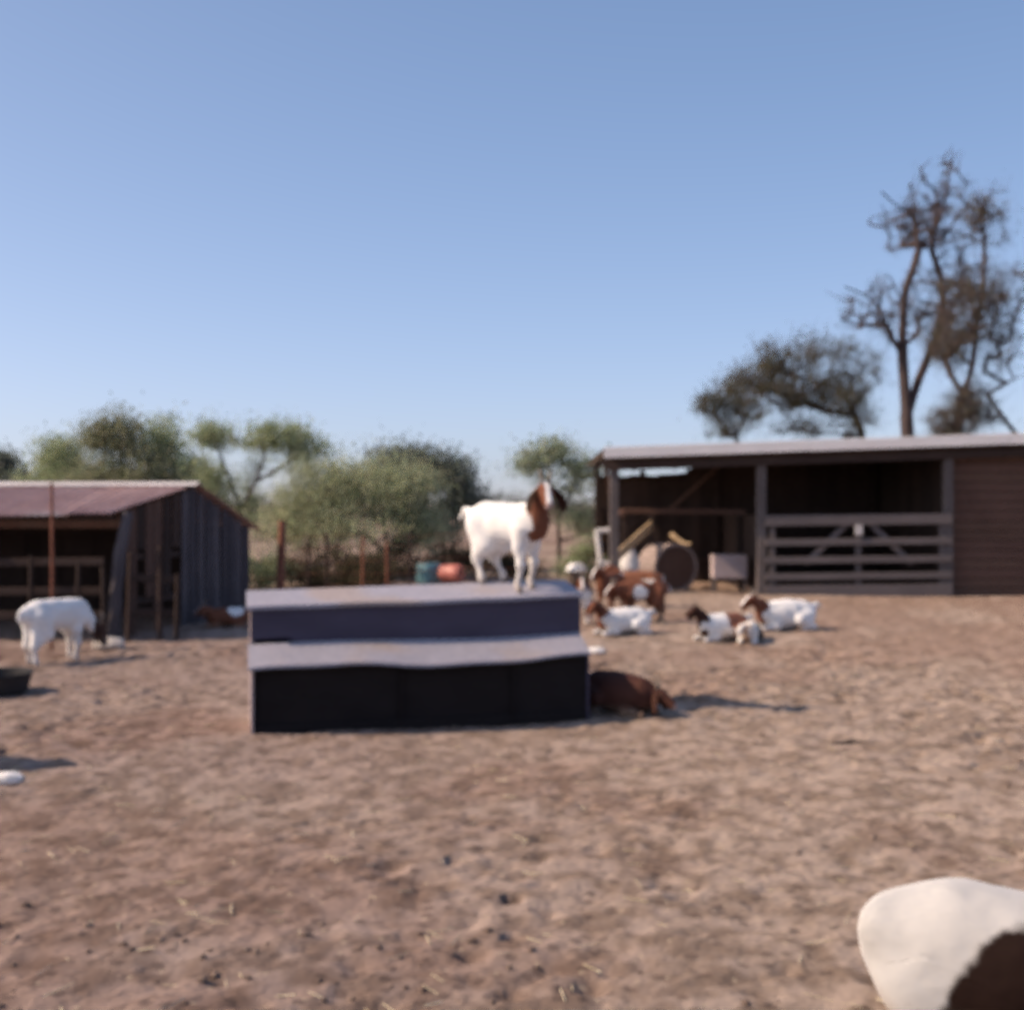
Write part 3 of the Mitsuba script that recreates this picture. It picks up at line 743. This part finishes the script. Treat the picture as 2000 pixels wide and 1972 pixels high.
# brown goat resting by the low shed
p = W(440, 1228, 15.6)
goat('brown goat with a white side lying at the foot of the low shed', 'lie', p[0] + .05, 15.6, 192, .66, poll=(.50, 0, .42), look=(1, .2, -.5), coat={'trunk': BROWN, 'leg': BROWN, 'tail': BROWN},
     patches=[((-.16, .10, .36), .17, WHITE)], seed=4)
# in the platform's shade, with more of that shade darkened into its coat
p = W(1222, 1402, 9.15)
goat('dark brown goat lying in the shade at the right end of the platform', 'lie', p[0] - .06, 9.24, -46, .80, poll=(.47, .06, .25), look=(1, .3, -.5), earc=DARK, coat={'head': np.array((.07, .03, .022)), 'trunk': np.array((.060, .025, .02)), 'leg': DARK, 'neck': np.array((.07, .03, .022)), 'tail': WHITE},
     patches=[((-.42, 0, .42), .14, CREAM)], seed=5, blaze=False, belly=1.02, tail='down')
# group by the tall shed
p = W(1206, 1244, 14.6)
goat('white goat with brown head and neck lying just right of the platform, facing left', 'lie', p[0] + .10, 14.75, 205, .86, poll=(.52, .02, .50), look=(.75, .30, -.62), coat={'neck': BROWN, 'head': BROWN}, seed=6, blaze=False, earc=DARK)
p = W(1270, 1222, 16.2)
goat('brown goat with white patches standing among the resting herd, side on', 'stand', p[0] - .10, 16.3, 197, .86, poll=(.55, .05, .62), look=(.9, .3, -.5), coat={'trunk': BROWN, 'leg': np.array((.12, .05, .03)), 'neck': BROWN, 'tail': WHITE},
     patches=[((.10, .14, .52), .13, WHITE), ((-.10, 0, .76), .12, CREAM)], seed=7, tail='down')
p = W(1185, 1180, 17.6)
goat('brown goat with a white face standing behind the herd and facing the camera', 'stand', p[0] + .10, 18.0, 242, .90, poll=(.52, -.02, .80), look=(.85, -.2, -.55), coat={'trunk': BROWN, 'leg': BROWN}, patches=[((-.1, -.12, .6), .09, TAN)], seed=8)
p = W(1140, 1215, 15.8)
goat('pale goat half hidden behind the right end of the platform, facing the camera', 'stand', p[0] + .0, 16.2, 262, .84, poll=(.50, .04, .78), look=(.9, .1, -.5), coat={'trunk': CREAM, 'leg': WHITE}, patches=[((.36, 0, .52), .16, WHITE)], seed=9)
p = W(1245, 1165, 18.6)
goat('reddish brown goat standing at the back of the herd before the round drum', 'stand', p[0] + .05, 18.9, 172, .86, poll=(.54, 0, .80), look=(1, 0, -.45), coat={'trunk': np.array((.20, .085, .05)), 'leg': DARK, 'tail': WHITE}, seed=10, tail='down')
p = W(1412, 1253, 14.1)
goat('white goat with dark head and brown saddle lying left of the small tan kid', 'lie', p[0] + .02, 14.2, 208, .84, poll=(.52, 0, .50), look=(.85, .1, -.5), coat={'neck': DARK, 'head': DARK}, patches=[((-.20, .10, .30), .24, np.array((.18, .075, .05)))], seed=11, blaze=False, earc=DARK)
p = W(1464, 1256, 13.9)
goat('small tan kid curled up between two lying white goats', 'lie', p[0] + .03, 14.05, 250, .62, poll=(.44, -.08, .36), look=(.8, -.3, -.5), coat={'trunk': CREAM, 'neck': TAN, 'head': CREAM}, patches=[((-.15, .15, .2), .22, np.array((.10, .07, .06)))], seed=12, horns=False, earc=TAN)
p = W(1540, 1233, 15.2)
goat('big white goat with a brown head lying in front of the barred shed', 'lie', p[0] + .0, 15.35, 198, .98, poll=(.55, .04, .46), look=(1, .2, -.35), coat={'neck': BROWN, 'head': BROWN}, seed=13, belly=1.06)
# just outside the left edge: its shadow and a foreleg reach into the picture
goat('white goat standing just beyond the left edge, throwing its shadow into view', 'stand', -4.06, 7.30, 172, .95, seed=14, tail='down')

# ---------------------------------------------------------------- small things on the ground
p = W(20, 1355, 10.2)
k = add('feed_tub', moved(lathe([(0, 0), (0.24, 0), (0.27, 0.02), (0.31, 0.17), (0.33, 0.18), (0.325, 0.195), (0.295, 0.185), (0.255, 0.04), (0, 0.035)], 32), (p[0] - .13, 10.2, float(gh0(p[0], 10.2)))), 'black_rubber', smooth=40)
tag(k, 'black rubber feed tub on the dirt at the left edge', 'tub')
p0, p1 = W(1622, 1458, 7.95), W(1702, 1456, 8.0)
k = add('stick', tube([(p0[0], p0[1], .012), ((p0[0] + p1[0]) / 2, 7.99, .03), (p1[0], p1[1], .016)], [.012, .016, .009], 7), 'bark', True)
tag(k, 'short dark stick lying on the dirt right of the platform', 'stick')


def rock(seed, r):
    s = trimesh.creation.icosphere(3)
    v = s.vertices * (1 + 0.5 * (meshkit.fbm(s.vertices * 1.4 + seed * 7, 3, seed) - .5))[:, None] * r
    return trimesh.Trimesh(v, s.faces, process=False)


p = W(1165, 1272, 13.0)
k = add('rock', moved(rock(3, (.11, .08, .055)), (p[0], 13.0, .02)), 'white_paint', smooth=50)
tag(k, 'pale stone on the dirt just right of the platform step', 'stone')
p = W(175, 1268, 13.4)
k = add('rock', moved(rock(5, (.20, .12, .10)), (p[0] + .2, 13.5, .03)), 'stone', smooth=50)
tag(k, 'tan stone on the dirt beside the nosing goat', 'stone')

p = W(14, 1524, 7.0)
k = add('rock', moved(rock(8, (.10, .07, .04)), (p[0], 7.0, .01)), 'white_paint', smooth=50)
tag(k, 'whitish stone on the dirt at the left edge, below the long dark shadow', 'stone')
rg = np.random.default_rng(4)


def full_z(x, y):
    P = np.stack([x, y, 0 * x], -1)
    return gh0(x, y) + relief(P)


# clods and dung, and straw, lying about: past counting
N = 1800
cx, cy = rg.uniform(-1, 1, N), 3.2 + 17 * rg.random(N) ** 1.5
cx = cx * (cy * .5 + .6)
keep = meshkit.fbm(np.stack([cx, cy, 0 * cx], -1) / 1.3, 3, 61) + rg.normal(size=N) * .07 > .46
cx, cy = cx[keep], cy[keep]
N = len(cx)
cz = full_z(cx, cy)
ico = trimesh.creation.icosphere(1)
sz = np.minimum(rg.gamma(2.0, 0.0038, N) + .004, .017)
vv, ff = [], []
for a in range(N):
    v = ico.vertices * sz[a] * (rg.uniform(.6, 1.4, 3) * [1, 1, .65]) * (1 + .5 * (rg.random((len(ico.vertices), 1)) - .5))
    vv.append(v + [cx[a], cy[a], cz[a] + sz[a] * .35])
    ff.append(ico.faces + a * len(ico.vertices))
k = add('dirt_clods', trimesh.Trimesh(np.vstack(vv), np.vstack(ff), process=False), 'clod_dirt', smooth=True, kind='stuff')
tag(k, 'loose clods and dried dung strewn over the yard', 'dirt clods')
N = 700
sx, sy = rg.uniform(-1, 1, N), 3.2 + 13 * rg.random(N) ** 1.4
sx = sx * (sy * .5 + .5)
st = []
zz = full_z(sx, sy)
for a in range(N):
    L, th = rg.uniform(.03, .12), rg.uniform(0, 2 * math.pi)
    d = np.array([math.cos(th), math.sin(th), rg.uniform(-.1, .15)]) * L / 2
    c = np.array([sx[a], sy[a], zz[a] + .008])
    st.append(tube([c - d, c + d + (0, 0, .004)], rg.uniform(.0012, .0032), 4))
k = add('straw_bits', cat(st), 'straw', kind='stuff')
tag(k, 'pale bits of straw scattered over the dirt', 'straw')


# ---------------------------------------------------------------- trees
def leaves(cen, sig, per, size, col, rng, flat=0.8, droop=None):
    """per leaf faces round every centre, their colours varied clump by clump"""
    n = len(cen) * per
    tone = np.repeat(rng.uniform(.72, 1.30, len(cen)), per)
    c = np.repeat(cen, per, 0) + rng.normal(size=(n, 3)) * np.repeat(sig, per)[:, None] * [1, 1, flat]
    a = rng.normal(size=(n, 3)); a /= np.linalg.norm(a, axis=1, keepdims=True)
    b = rng.normal(size=(n, 3)); b -= a * (a * b).sum(1, keepdims=True); b /= np.linalg.norm(b, axis=1, keepdims=True)
    s = rng.uniform(.6, 1.4, n)[:, None] * size
    v = np.stack([c - a * s, c + b * s * .38, c + a * s, c - b * s * .38], 1).reshape(-1, 3)
    q = np.arange(n)[:, None] * 4
    f = np.vstack([q + [0, 1, 2], q + [0, 2, 3]])
    k = np.clip(np.array(col) * (tone * rng.uniform(.8, 1.2, n))[:, None] * (1 + rng.normal(size=(n, 3)) * .05), .01, .6)
    return trimesh.Trimesh(v, f, process=False), np.repeat(k, 4, 0)


def tree(name, label, stems, crowns, col, seed, twigs=110, per=70, size=0.05, sig=0.17, bark='bark', tip=0.008, category='tree', bare=0.0, r_max=None, part='crown', lumpy=.5, fans=0):
    """stems: polylines [(point, ...)] from the ground up; crowns: (centre, (rx, ry, rz), weight) filled with twigs that grow from the nearest wood"""
    rng = np.random.default_rng(seed)
    nodes, par = [], []
    for s in stems:
        s = np.array(s, float)
        for _ in range(2):                         # ease the bends
            s = np.vstack([s[:1], np.stack([s[:-1] * .75 + s[1:] * .25, s[:-1] * .25 + s[1:] * .75], 1).reshape(-1, 3), s[-1:]])
        start = -1
        if nodes:
            d = np.linalg.norm(np.array(nodes) - s[0], axis=1)
            if d.min() < .7:
                start = int(d.argmin())
        prev = start
        for a in range(len(s)):
            if a == 0 and start >= 0:
                continue
            o = nodes[prev] if prev >= 0 else s[a]
            m = max(1, int(np.linalg.norm(s[a] - o) / .35)) if prev >= 0 else 1
            for t in range(1, m + 1):
                nodes.append(o + (s[a] - o) * t / m + (rng.normal(size=3) * .02 if t < m else 0))
                par.append(prev)
                prev = len(nodes) - 1
    att = []
    tw = sum(c[2] for c in crowns)
    for c, r, w in crowns:
        m = int(round(twigs * w / tw))
        r = np.array(r)
        lumps = 6
        lc = rng.normal(size=(lumps, 3)); lc /= np.linalg.norm(lc, axis=1, keepdims=True)
        lc *= rng.uniform(.35, .95, (lumps, 1))
        lr = rng.uniform(.28, .60, lumps) + (.5 - lumpy) * .6
        u = rng.normal(size=(m, 3)); u /= np.linalg.norm(u, axis=1, keepdims=True)
        wh = rng.integers(0, lumps, m)
        q = lc[wh] + u * (rng.random((m, 1)) ** .5) * lr[wh][:, None]
        loose = rng.random(m) < .22
        q[loose] = u[loose] * rng.uniform(.3, 1.2, (loose.sum(), 1))
        att.append(np.array(c) + q * r)
    att = np.vstack(att) if att else np.zeros((0, 3))
    root = np.array(nodes[0])
    tips = []
    for a in att[np.argsort(np.linalg.norm(att - root, axis=1))]:
        nd = np.array(nodes)
        d = np.linalg.norm(nd - a, axis=1) + np.where(nd[:, 2] > a[2], .5 * (nd[:, 2] - a[2]), 0)
        b = int(d.argmin())
        o = nodes[b]
        L = np.linalg.norm(a - o)
        m = max(1, int(L / .3))
        bow = rng.normal(size=3) * .06 * L
        prev = b
        for t in range(1, m + 1):
            s = t / m
            nodes.append(o + (a - o) * s + bow * math.sin(math.pi * s))
            par.append(prev)
            prev = len(nodes) - 1
        tips.append(prev)
    nodes, par = np.array(nodes), np.array(par)
    load = np.zeros(len(nodes))
    kids = np.bincount(par[par >= 0], minlength=len(nodes))
    for a in range(len(nodes) - 1, -1, -1):
        load[a] = max(load[a], 1) if kids[a] == 0 else load[a]
        if par[a] >= 0:
            load[par[a]] += load[a] + .03
    rad = tip * load ** .44
    if r_max:
        rad = np.minimum(rad, r_max)
    e = np.nonzero(par >= 0)[0]
    p0, p1, r0, r1 = nodes[par[e]], nodes[e], np.minimum(rad[par[e]], rad[e] * 1.5), rad[e]
    t = p1 - p0
    t /= np.linalg.norm(t, axis=1, keepdims=True) + 1e-9
    x = np.cross(t, np.where(np.abs(t[:, 2:]) < .9, [0, 0, 1.], [1., 0, 0]))
    x /= np.linalg.norm(x, axis=1, keepdims=True)
    y = np.cross(t, x)
    sd = 6
    ang = np.arange(sd) * 2 * np.pi / sd
    ring = np.cos(ang)[None, :, None] * x[:, None] + np.sin(ang)[None, :, None] * y[:, None]
    v = np.concatenate([p0[:, None] - t[:, None] * r0[:, None, None] * .3 + ring * r0[:, None, None], p1[:, None] + ring * r1[:, None, None]], 1).reshape(-1, 3)
    j = np.arange(sd)
    f1 = np.vstack([np.stack([j, (j + 1) % sd, sd + (j + 1) % sd], 1), np.stack([j, sd + (j + 1) % sd, sd + j], 1)])
    f = (np.arange(len(e))[:, None, None] * 2 * sd + f1[None]).reshape(-1, 3)
    for tp in (tips if fans else []):
        o = nodes[tp]
        for _ in range(fans):
            dv = rng.normal(size=3) * .22 + (0, 0, .10)
            q = o + dv
            mid = o + dv * .5 + rng.normal(size=3) * .03
            tt = tube([o, mid, q], [tip * .8, tip * .55, tip * .25], 4)
            f = np.vstack([f, tt.faces + len(v)])
            v = np.vstack([v, tt.vertices])
    k = free(name)
    tag(k, label, category)
    scene[k + '__trunk'] = mikit.ply(trimesh.Trimesh(v, f, process=False), bark, smooth=True)
    if per and len(tips):
        keep = np.array(tips)[rng.random(len(tips)) >= bare]
        cen = np.vstack([nodes[keep], (nodes[keep] * .6 + nodes[par[keep]] * .4)])
        m, c = leaves(cen, rng.uniform(.6, 1.4, len(cen)) * sig, per // 2, size, col, rng)
        scene[k + '__' + part] = mikit.ply(m, 'leaf', smooth=False, color=c)
    return k


def crown(px, py, rx, ry, d, w=1.0, depth=None):
    c = W(px, py, d)
    return (c, (rx / F * d, depth or rx / F * d, ry / F * d), w)


OLIVE, PALE, DEEP, GREYG = (0.34, 0.385, 0.23), (0.40, 0.43, 0.275), (0.18, 0.205, 0.175), (0.34, 0.38, 0.26)


def g0(px, d):
    p = W(px, 986, d)
    return np.array([p[0], d, -.1])


# left row, behind the low shed
tree('evergreen_tree', 'dark tree at the far left edge beyond the low shed', [[g0(-15, 40), W(-12, 960, 40), W(5, 920, 40)]], [crown(-5, 915, 55, 40, 40), crown(40, 950, 45, 30, 40, .6)], DEEP, 1, 130, 60, .07, .22)
tree('mesquite_tree', 'green tree with a lobed top above the left half of the low shed roof', [[g0(150, 33), W(150, 1000, 33), W(140, 920, 33)], [W(150, 980, 33), W(190, 930, 33)]],
     [crown(125, 890, 45, 45, 33, 1), crown(190, 925, 60, 40, 33, 1), crown(110, 940, 50, 40, 33, .8), crown(150, 965, 90, 30, 33, .8)], OLIVE, 2, 260, 54, .055, .25, lumpy=.02)
tree('mesquite_tree', 'green tree with two tall tufts above the middle of the low shed roof', [[g0(255, 31), W(252, 1000, 31), W(240, 900, 31)], [W(252, 980, 31), W(290, 920, 31), W(300, 880, 31)]],
     [crown(190, 850, 22, 30, 31, .45), crown(235, 855, 38, 38, 31, .8), crown(270, 920, 70, 45, 31, 1.2), crown(220, 960, 80, 30, 31, .7)], (0.27, .28, .18), 3, 260, 54, .055, .24, lumpy=.05)
tree('mesquite_tree', 'green tree behind the peak of the low shed roof', [[g0(350, 32), W(350, 1000, 32), W(335, 900, 32)], [W(350, 980, 32), W(390, 940, 32)]],
     [crown(310, 865, 45, 35, 32, .9), crown(345, 910, 55, 45, 32, 1), crown(400, 940, 50, 45, 32, .8), crown(310, 960, 80, 30, 32, .7)], OLIVE, 4, 260, 54, .055, .24, lumpy=.02)
tree('mesquite_tree', 'airy umbrella-shaped tree with open gaps, right of the low shed roof', [[g0(478, 27), W(478, 1050, 27), W(470, 1000, 27.1), W(455, 950, 27.2), W(430, 890, 27.3), W(420, 855, 27.3)], [W(470, 1000, 27.1), W(500, 940, 26.8), W(520, 880, 26.6), W(515, 845, 26.6)],
                       [W(500, 940, 26.8), W(560, 905, 26.6), W(600, 880, 26.5)], [W(470, 1000, 27.1), W(530, 990, 26.8), W(555, 940, 26.7)]],
     [crown(425, 850, 42, 28, 27.2, 1), crown(515, 850, 60, 26, 26.6, 1.2), crown(600, 872, 42, 32, 26.6, 1), crown(480, 930, 60, 50, 27, .25), crown(400, 945, 35, 45, 27, .6), crown(470, 1000, 50, 30, 27, .6)], OLIVE, 5, 300, 40, .045, .18, lumpy=.12)
tree('mesquite_tree', 'broad round olive tree behind the left half of the platform', [[g0(757, 25.5), W(757, 1075, 25.5), W(748, 1010, 25.5), W(740, 960, 25.5)], [W(757, 1085, 25.5), W(715, 1040, 25.2), W(660, 1020, 25), W(600, 1000, 25)], [W(757, 1075, 25.5), W(790, 1030, 25.7), W(830, 990, 25.7)]],
     [crown(560, 1010, 55, 55, 25.4, 1), crown(630, 955, 70, 55, 25.5, 1.4), crown(720, 930, 75, 55, 25.7, 1.5), crown(800, 965, 60, 55, 25.7, 1.2), crown(690, 1010, 120, 50, 25.4, 1.6), crown(820, 1030, 55, 40, 25.6, .9)], PALE, 6, 560, 60, .045, .22, lumpy=.02)
tree('oak_tree', 'dark green tree behind the round olive tree, just left of the standing goat', [[g0(868, 29), W(868, 1060, 29), W(862, 980, 29), W(830, 910, 29)], [W(866, 1010, 29), W(900, 960, 29), W(905, 930, 29)]],
     [crown(770, 900, 45, 30, 29, .8), crown(830, 900, 45, 32, 29, 1), crown(888, 925, 42, 40, 29, 1.2), crown(905, 970, 35, 35, 29, .8), crown(850, 1040, 60, 25, 29, .5)], DEEP, 7, 260, 64, .055, .20, lumpy=.15)
tree('mesquite_tree', 'thin pale tree behind the standing goat and left of the tall shed', [[g0(1092, 27), W(1092, 1060, 27), W(1090, 1010, 27), W(1075, 950, 27), W(1050, 905, 27)], [W(1090, 1010, 27), W(1120, 960, 27), W(1130, 915, 27)]],
     [crown(1040, 900, 38, 22, 27, 1), crown(1095, 890, 38, 22, 27, 1), crown(1145, 915, 40, 26, 27, 1), crown(1150, 1005, 40, 35, 27, 1), crown(1090, 950, 60, 30, 27, .35)], GREYG, 8, 200, 36, .05, .21, lumpy=.08)
# right, behind the tall shed
D = 29.0
tree('mesquite_tree', 'small sparse tree over the left part of the tall shed roof', [[g0(1440, D), W(1440, 900, D), W(1438, 840, D), W(1425, 815, D)], [W(1438, 850, D), W(1460, 805, D)]],
     [crown(1385, 795, 30, 22, D, 1), crown(1425, 780, 40, 30, D, 1.0), crown(1465, 800, 40, 30, D, 1.2), crown(1425, 835, 50, 18, D, .7)], (.14, .135, .09), 9, 150, 24, .045, .14, tip=.010, fans=2, lumpy=.3)
tree('mesquite_tree', 'wide sparse thorny tree above the middle of the tall shed roof', [[g0(1690, 31), W(1690, 880, 31), W(1670, 800, 31), W(1620, 750, 31), W(1540, 730, 30.8), W(1490, 720, 30.7)], [W(1670, 810, 31), W(1600, 800, 31), W(1520, 770, 31), W(1450, 740, 31)], [W(1670, 800, 31), W(1660, 720, 31), W(1600, 670, 31)]],
     [crown(1520, 700, 50, 35, 31, 1), crown(1600, 690, 75, 45, 31, 1), crown(1490, 750, 65, 30, 31, 1), crown(1570, 780, 70, 35, 31, 1), crown(1650, 800, 60, 50, 31, 1.6), crown(1570, 745, 80, 40, 31, 1.2), crown(1660, 720, 60, 40, 31, .8), crown(1450, 745, 50, 30, 31, .6), crown(1550, 840, 50, 18, 31, .5)], (.16, .15, .10), 10, 720, 24, .042, .19, tip=.009, fans=2, lumpy=.25)
tree('bare_tree', 'tall half-dead tree with bare twisting limbs behind the tall shed', [
    [g0(1778, 30), W(1776, 900, 30), W(1772, 840, 30), W(1768, 770, 30), W(1762, 690, 29.9), W(1764, 610, 29.8), W(1768, 565, 29.7), W(1784, 525, 29.6), W(1793, 495, 29.6), W(1790, 445, 29.5), W(1776, 415, 29.4), W(1748, 400, 29.3), W(1722, 375, 29.2)],
    [W(1772, 815, 30), W(1790, 750, 30.2), W(1812, 700, 30.4), W(1835, 640, 30.5), W(1844, 570, 30.5), W(1832, 520, 30.4), W(1818, 490, 30.3), W(1825, 440, 30.2), W(1832, 400, 30.2), W(1826, 370, 30.2), W(1800, 350, 30.1)],
    [W(1832, 400, 30.2), W(1850, 385, 30.3), W(1852, 340, 30.3), W(1856, 322, 30.3)],
    [W(1762, 690, 29.9), W(1738, 655, 29.6), W(1728, 625, 29.5), W(1690, 640, 29.2), W(1655, 625, 29)], [W(1728, 625, 29.5), W(1700, 580, 29.4), W(1650, 560, 29.2)],
    [W(1764, 600, 29.8), W(1745, 550, 29.6), W(1730, 535, 29.6)], [W(1793, 495, 29.6), W(1800, 470, 29.8), W(1818, 490, 30.2)], [W(1835, 640, 30.5), W(1860, 600, 30.8), W(1880, 560, 31)]],
    [crown(1800, 420, 90, 90, 30, 1.0), crown(1700, 610, 60, 50, 29.5, .35), crown(1860, 560, 75, 75, 30.8, .7), crown(1800, 620, 60, 60, 30.2, .4)], (.17, .15, .12), 11, 250, 8, .04, .16, bark='grey_bark', tip=.021, bare=.5, r_max=.33, fans=4, lumpy=.1)
tree('bare_tree', 'leafy-tufted tree with spreading limbs at the right edge behind the tall shed', [
    [g0(1872, 28), W(1872, 880, 28), W(1868, 830, 28), W(1880, 770, 28), W(1900, 720, 28), W(1905, 640, 28), W(1900, 560, 28)], [W(1880, 770, 28), W(1850, 720, 28), W(1845, 680, 28)], [W(2060, 930, 28), W(1985, 850, 28), W(1940, 790, 28), W(1905, 730, 28)],
    [W(1925, 770, 28), W(1990, 735, 28), W(2040, 720, 28)], [W(1905, 640, 28), W(1925, 520, 28), W(1918, 410, 28), W(1898, 365, 28)], [W(1918, 410, 28), W(1945, 350, 28)]],
    [crown(1855, 670, 52, 42, 28, 1.4), crown(1885, 570, 60, 60, 28, .8), crown(1890, 790, 50, 35, 28, 1.0), crown(1960, 620, 55, 90, 28, 1), crown(1930, 430, 45, 60, 28, .5), crown(1860, 830, 40, 25, 28, .6)], (.17, .15, .11), 12, 620, 18, .042, .19, bark='grey_bark', tip=.011, r_max=.24, fans=3, lumpy=.15)

# brush under the trees
for i, (px, d, w, h, lab) in enumerate([(600, 23.5, 0.9, 0.8, 'low dry bush behind the left end of the platform'), (655, 24.3, 0.8, 0.9, 'twiggy bush behind the fence left of the round tree trunk'), (725, 23.6, 0.8, 0.75, 'dry bush left of the round tree trunk'),
                                        (790, 26.5, 0.9, 1.0, 'dark bush behind the teal barrel'), (915, 27.0, 0.8, 0.8, 'dry bush right of the red barrel'), (500, 23.0, 0.8, 0.9, 'green bush between the low shed and the red corner post'),
                                        (1000, 27.0, .7, .6, 'low bush behind the standing goat'), (1150, 25.5, .7, .9, 'twiggy bush left of the tall shed, behind the white bracket post')]):
    b = g0(px, d)
    tree('bush', lab, [[b, b + (.05, 0, .4)], [b, b + (-.2, .1, .45)], [b, b + (.25, -.1, .4)]], [(b + (0, 0, h * .6), (w, w * .6, h * .55), 1)], (.10, .085, .055) if i not in (5, 7) else OLIVE, 40 + i, 90, 30, .045, .12, tip=.006, category='bush', part='foliage')

# the far wood, one mass along the horizon
rng = np.random.default_rng(77)
cen = []
for th in np.linspace(-1.2, 1.2, 620):
    d = 95 + 25 * rng.random()
    hh = 1.6 + 1.2 * meshkit.noise(np.array([th * 14, 0.0, 3.0])) + rng.random() * .7
    for _ in range(3):
        cen.append((d * math.sin(th) + rng.normal() * .5, d * math.cos(th) + rng.normal() * 1.5, hh * rng.random() ** .7))
m, c = leaves(np.array(cen), np.full(len(cen), .55), 26, .20, (.085, .09, .06), rng)
scene['far_wood'] = mikit.ply(m, 'leaf', color=c)
labels['far_wood'] = {'kind': 'stuff', 'label': 'low grey-green scrub along the horizon', 'category': 'scrub'}
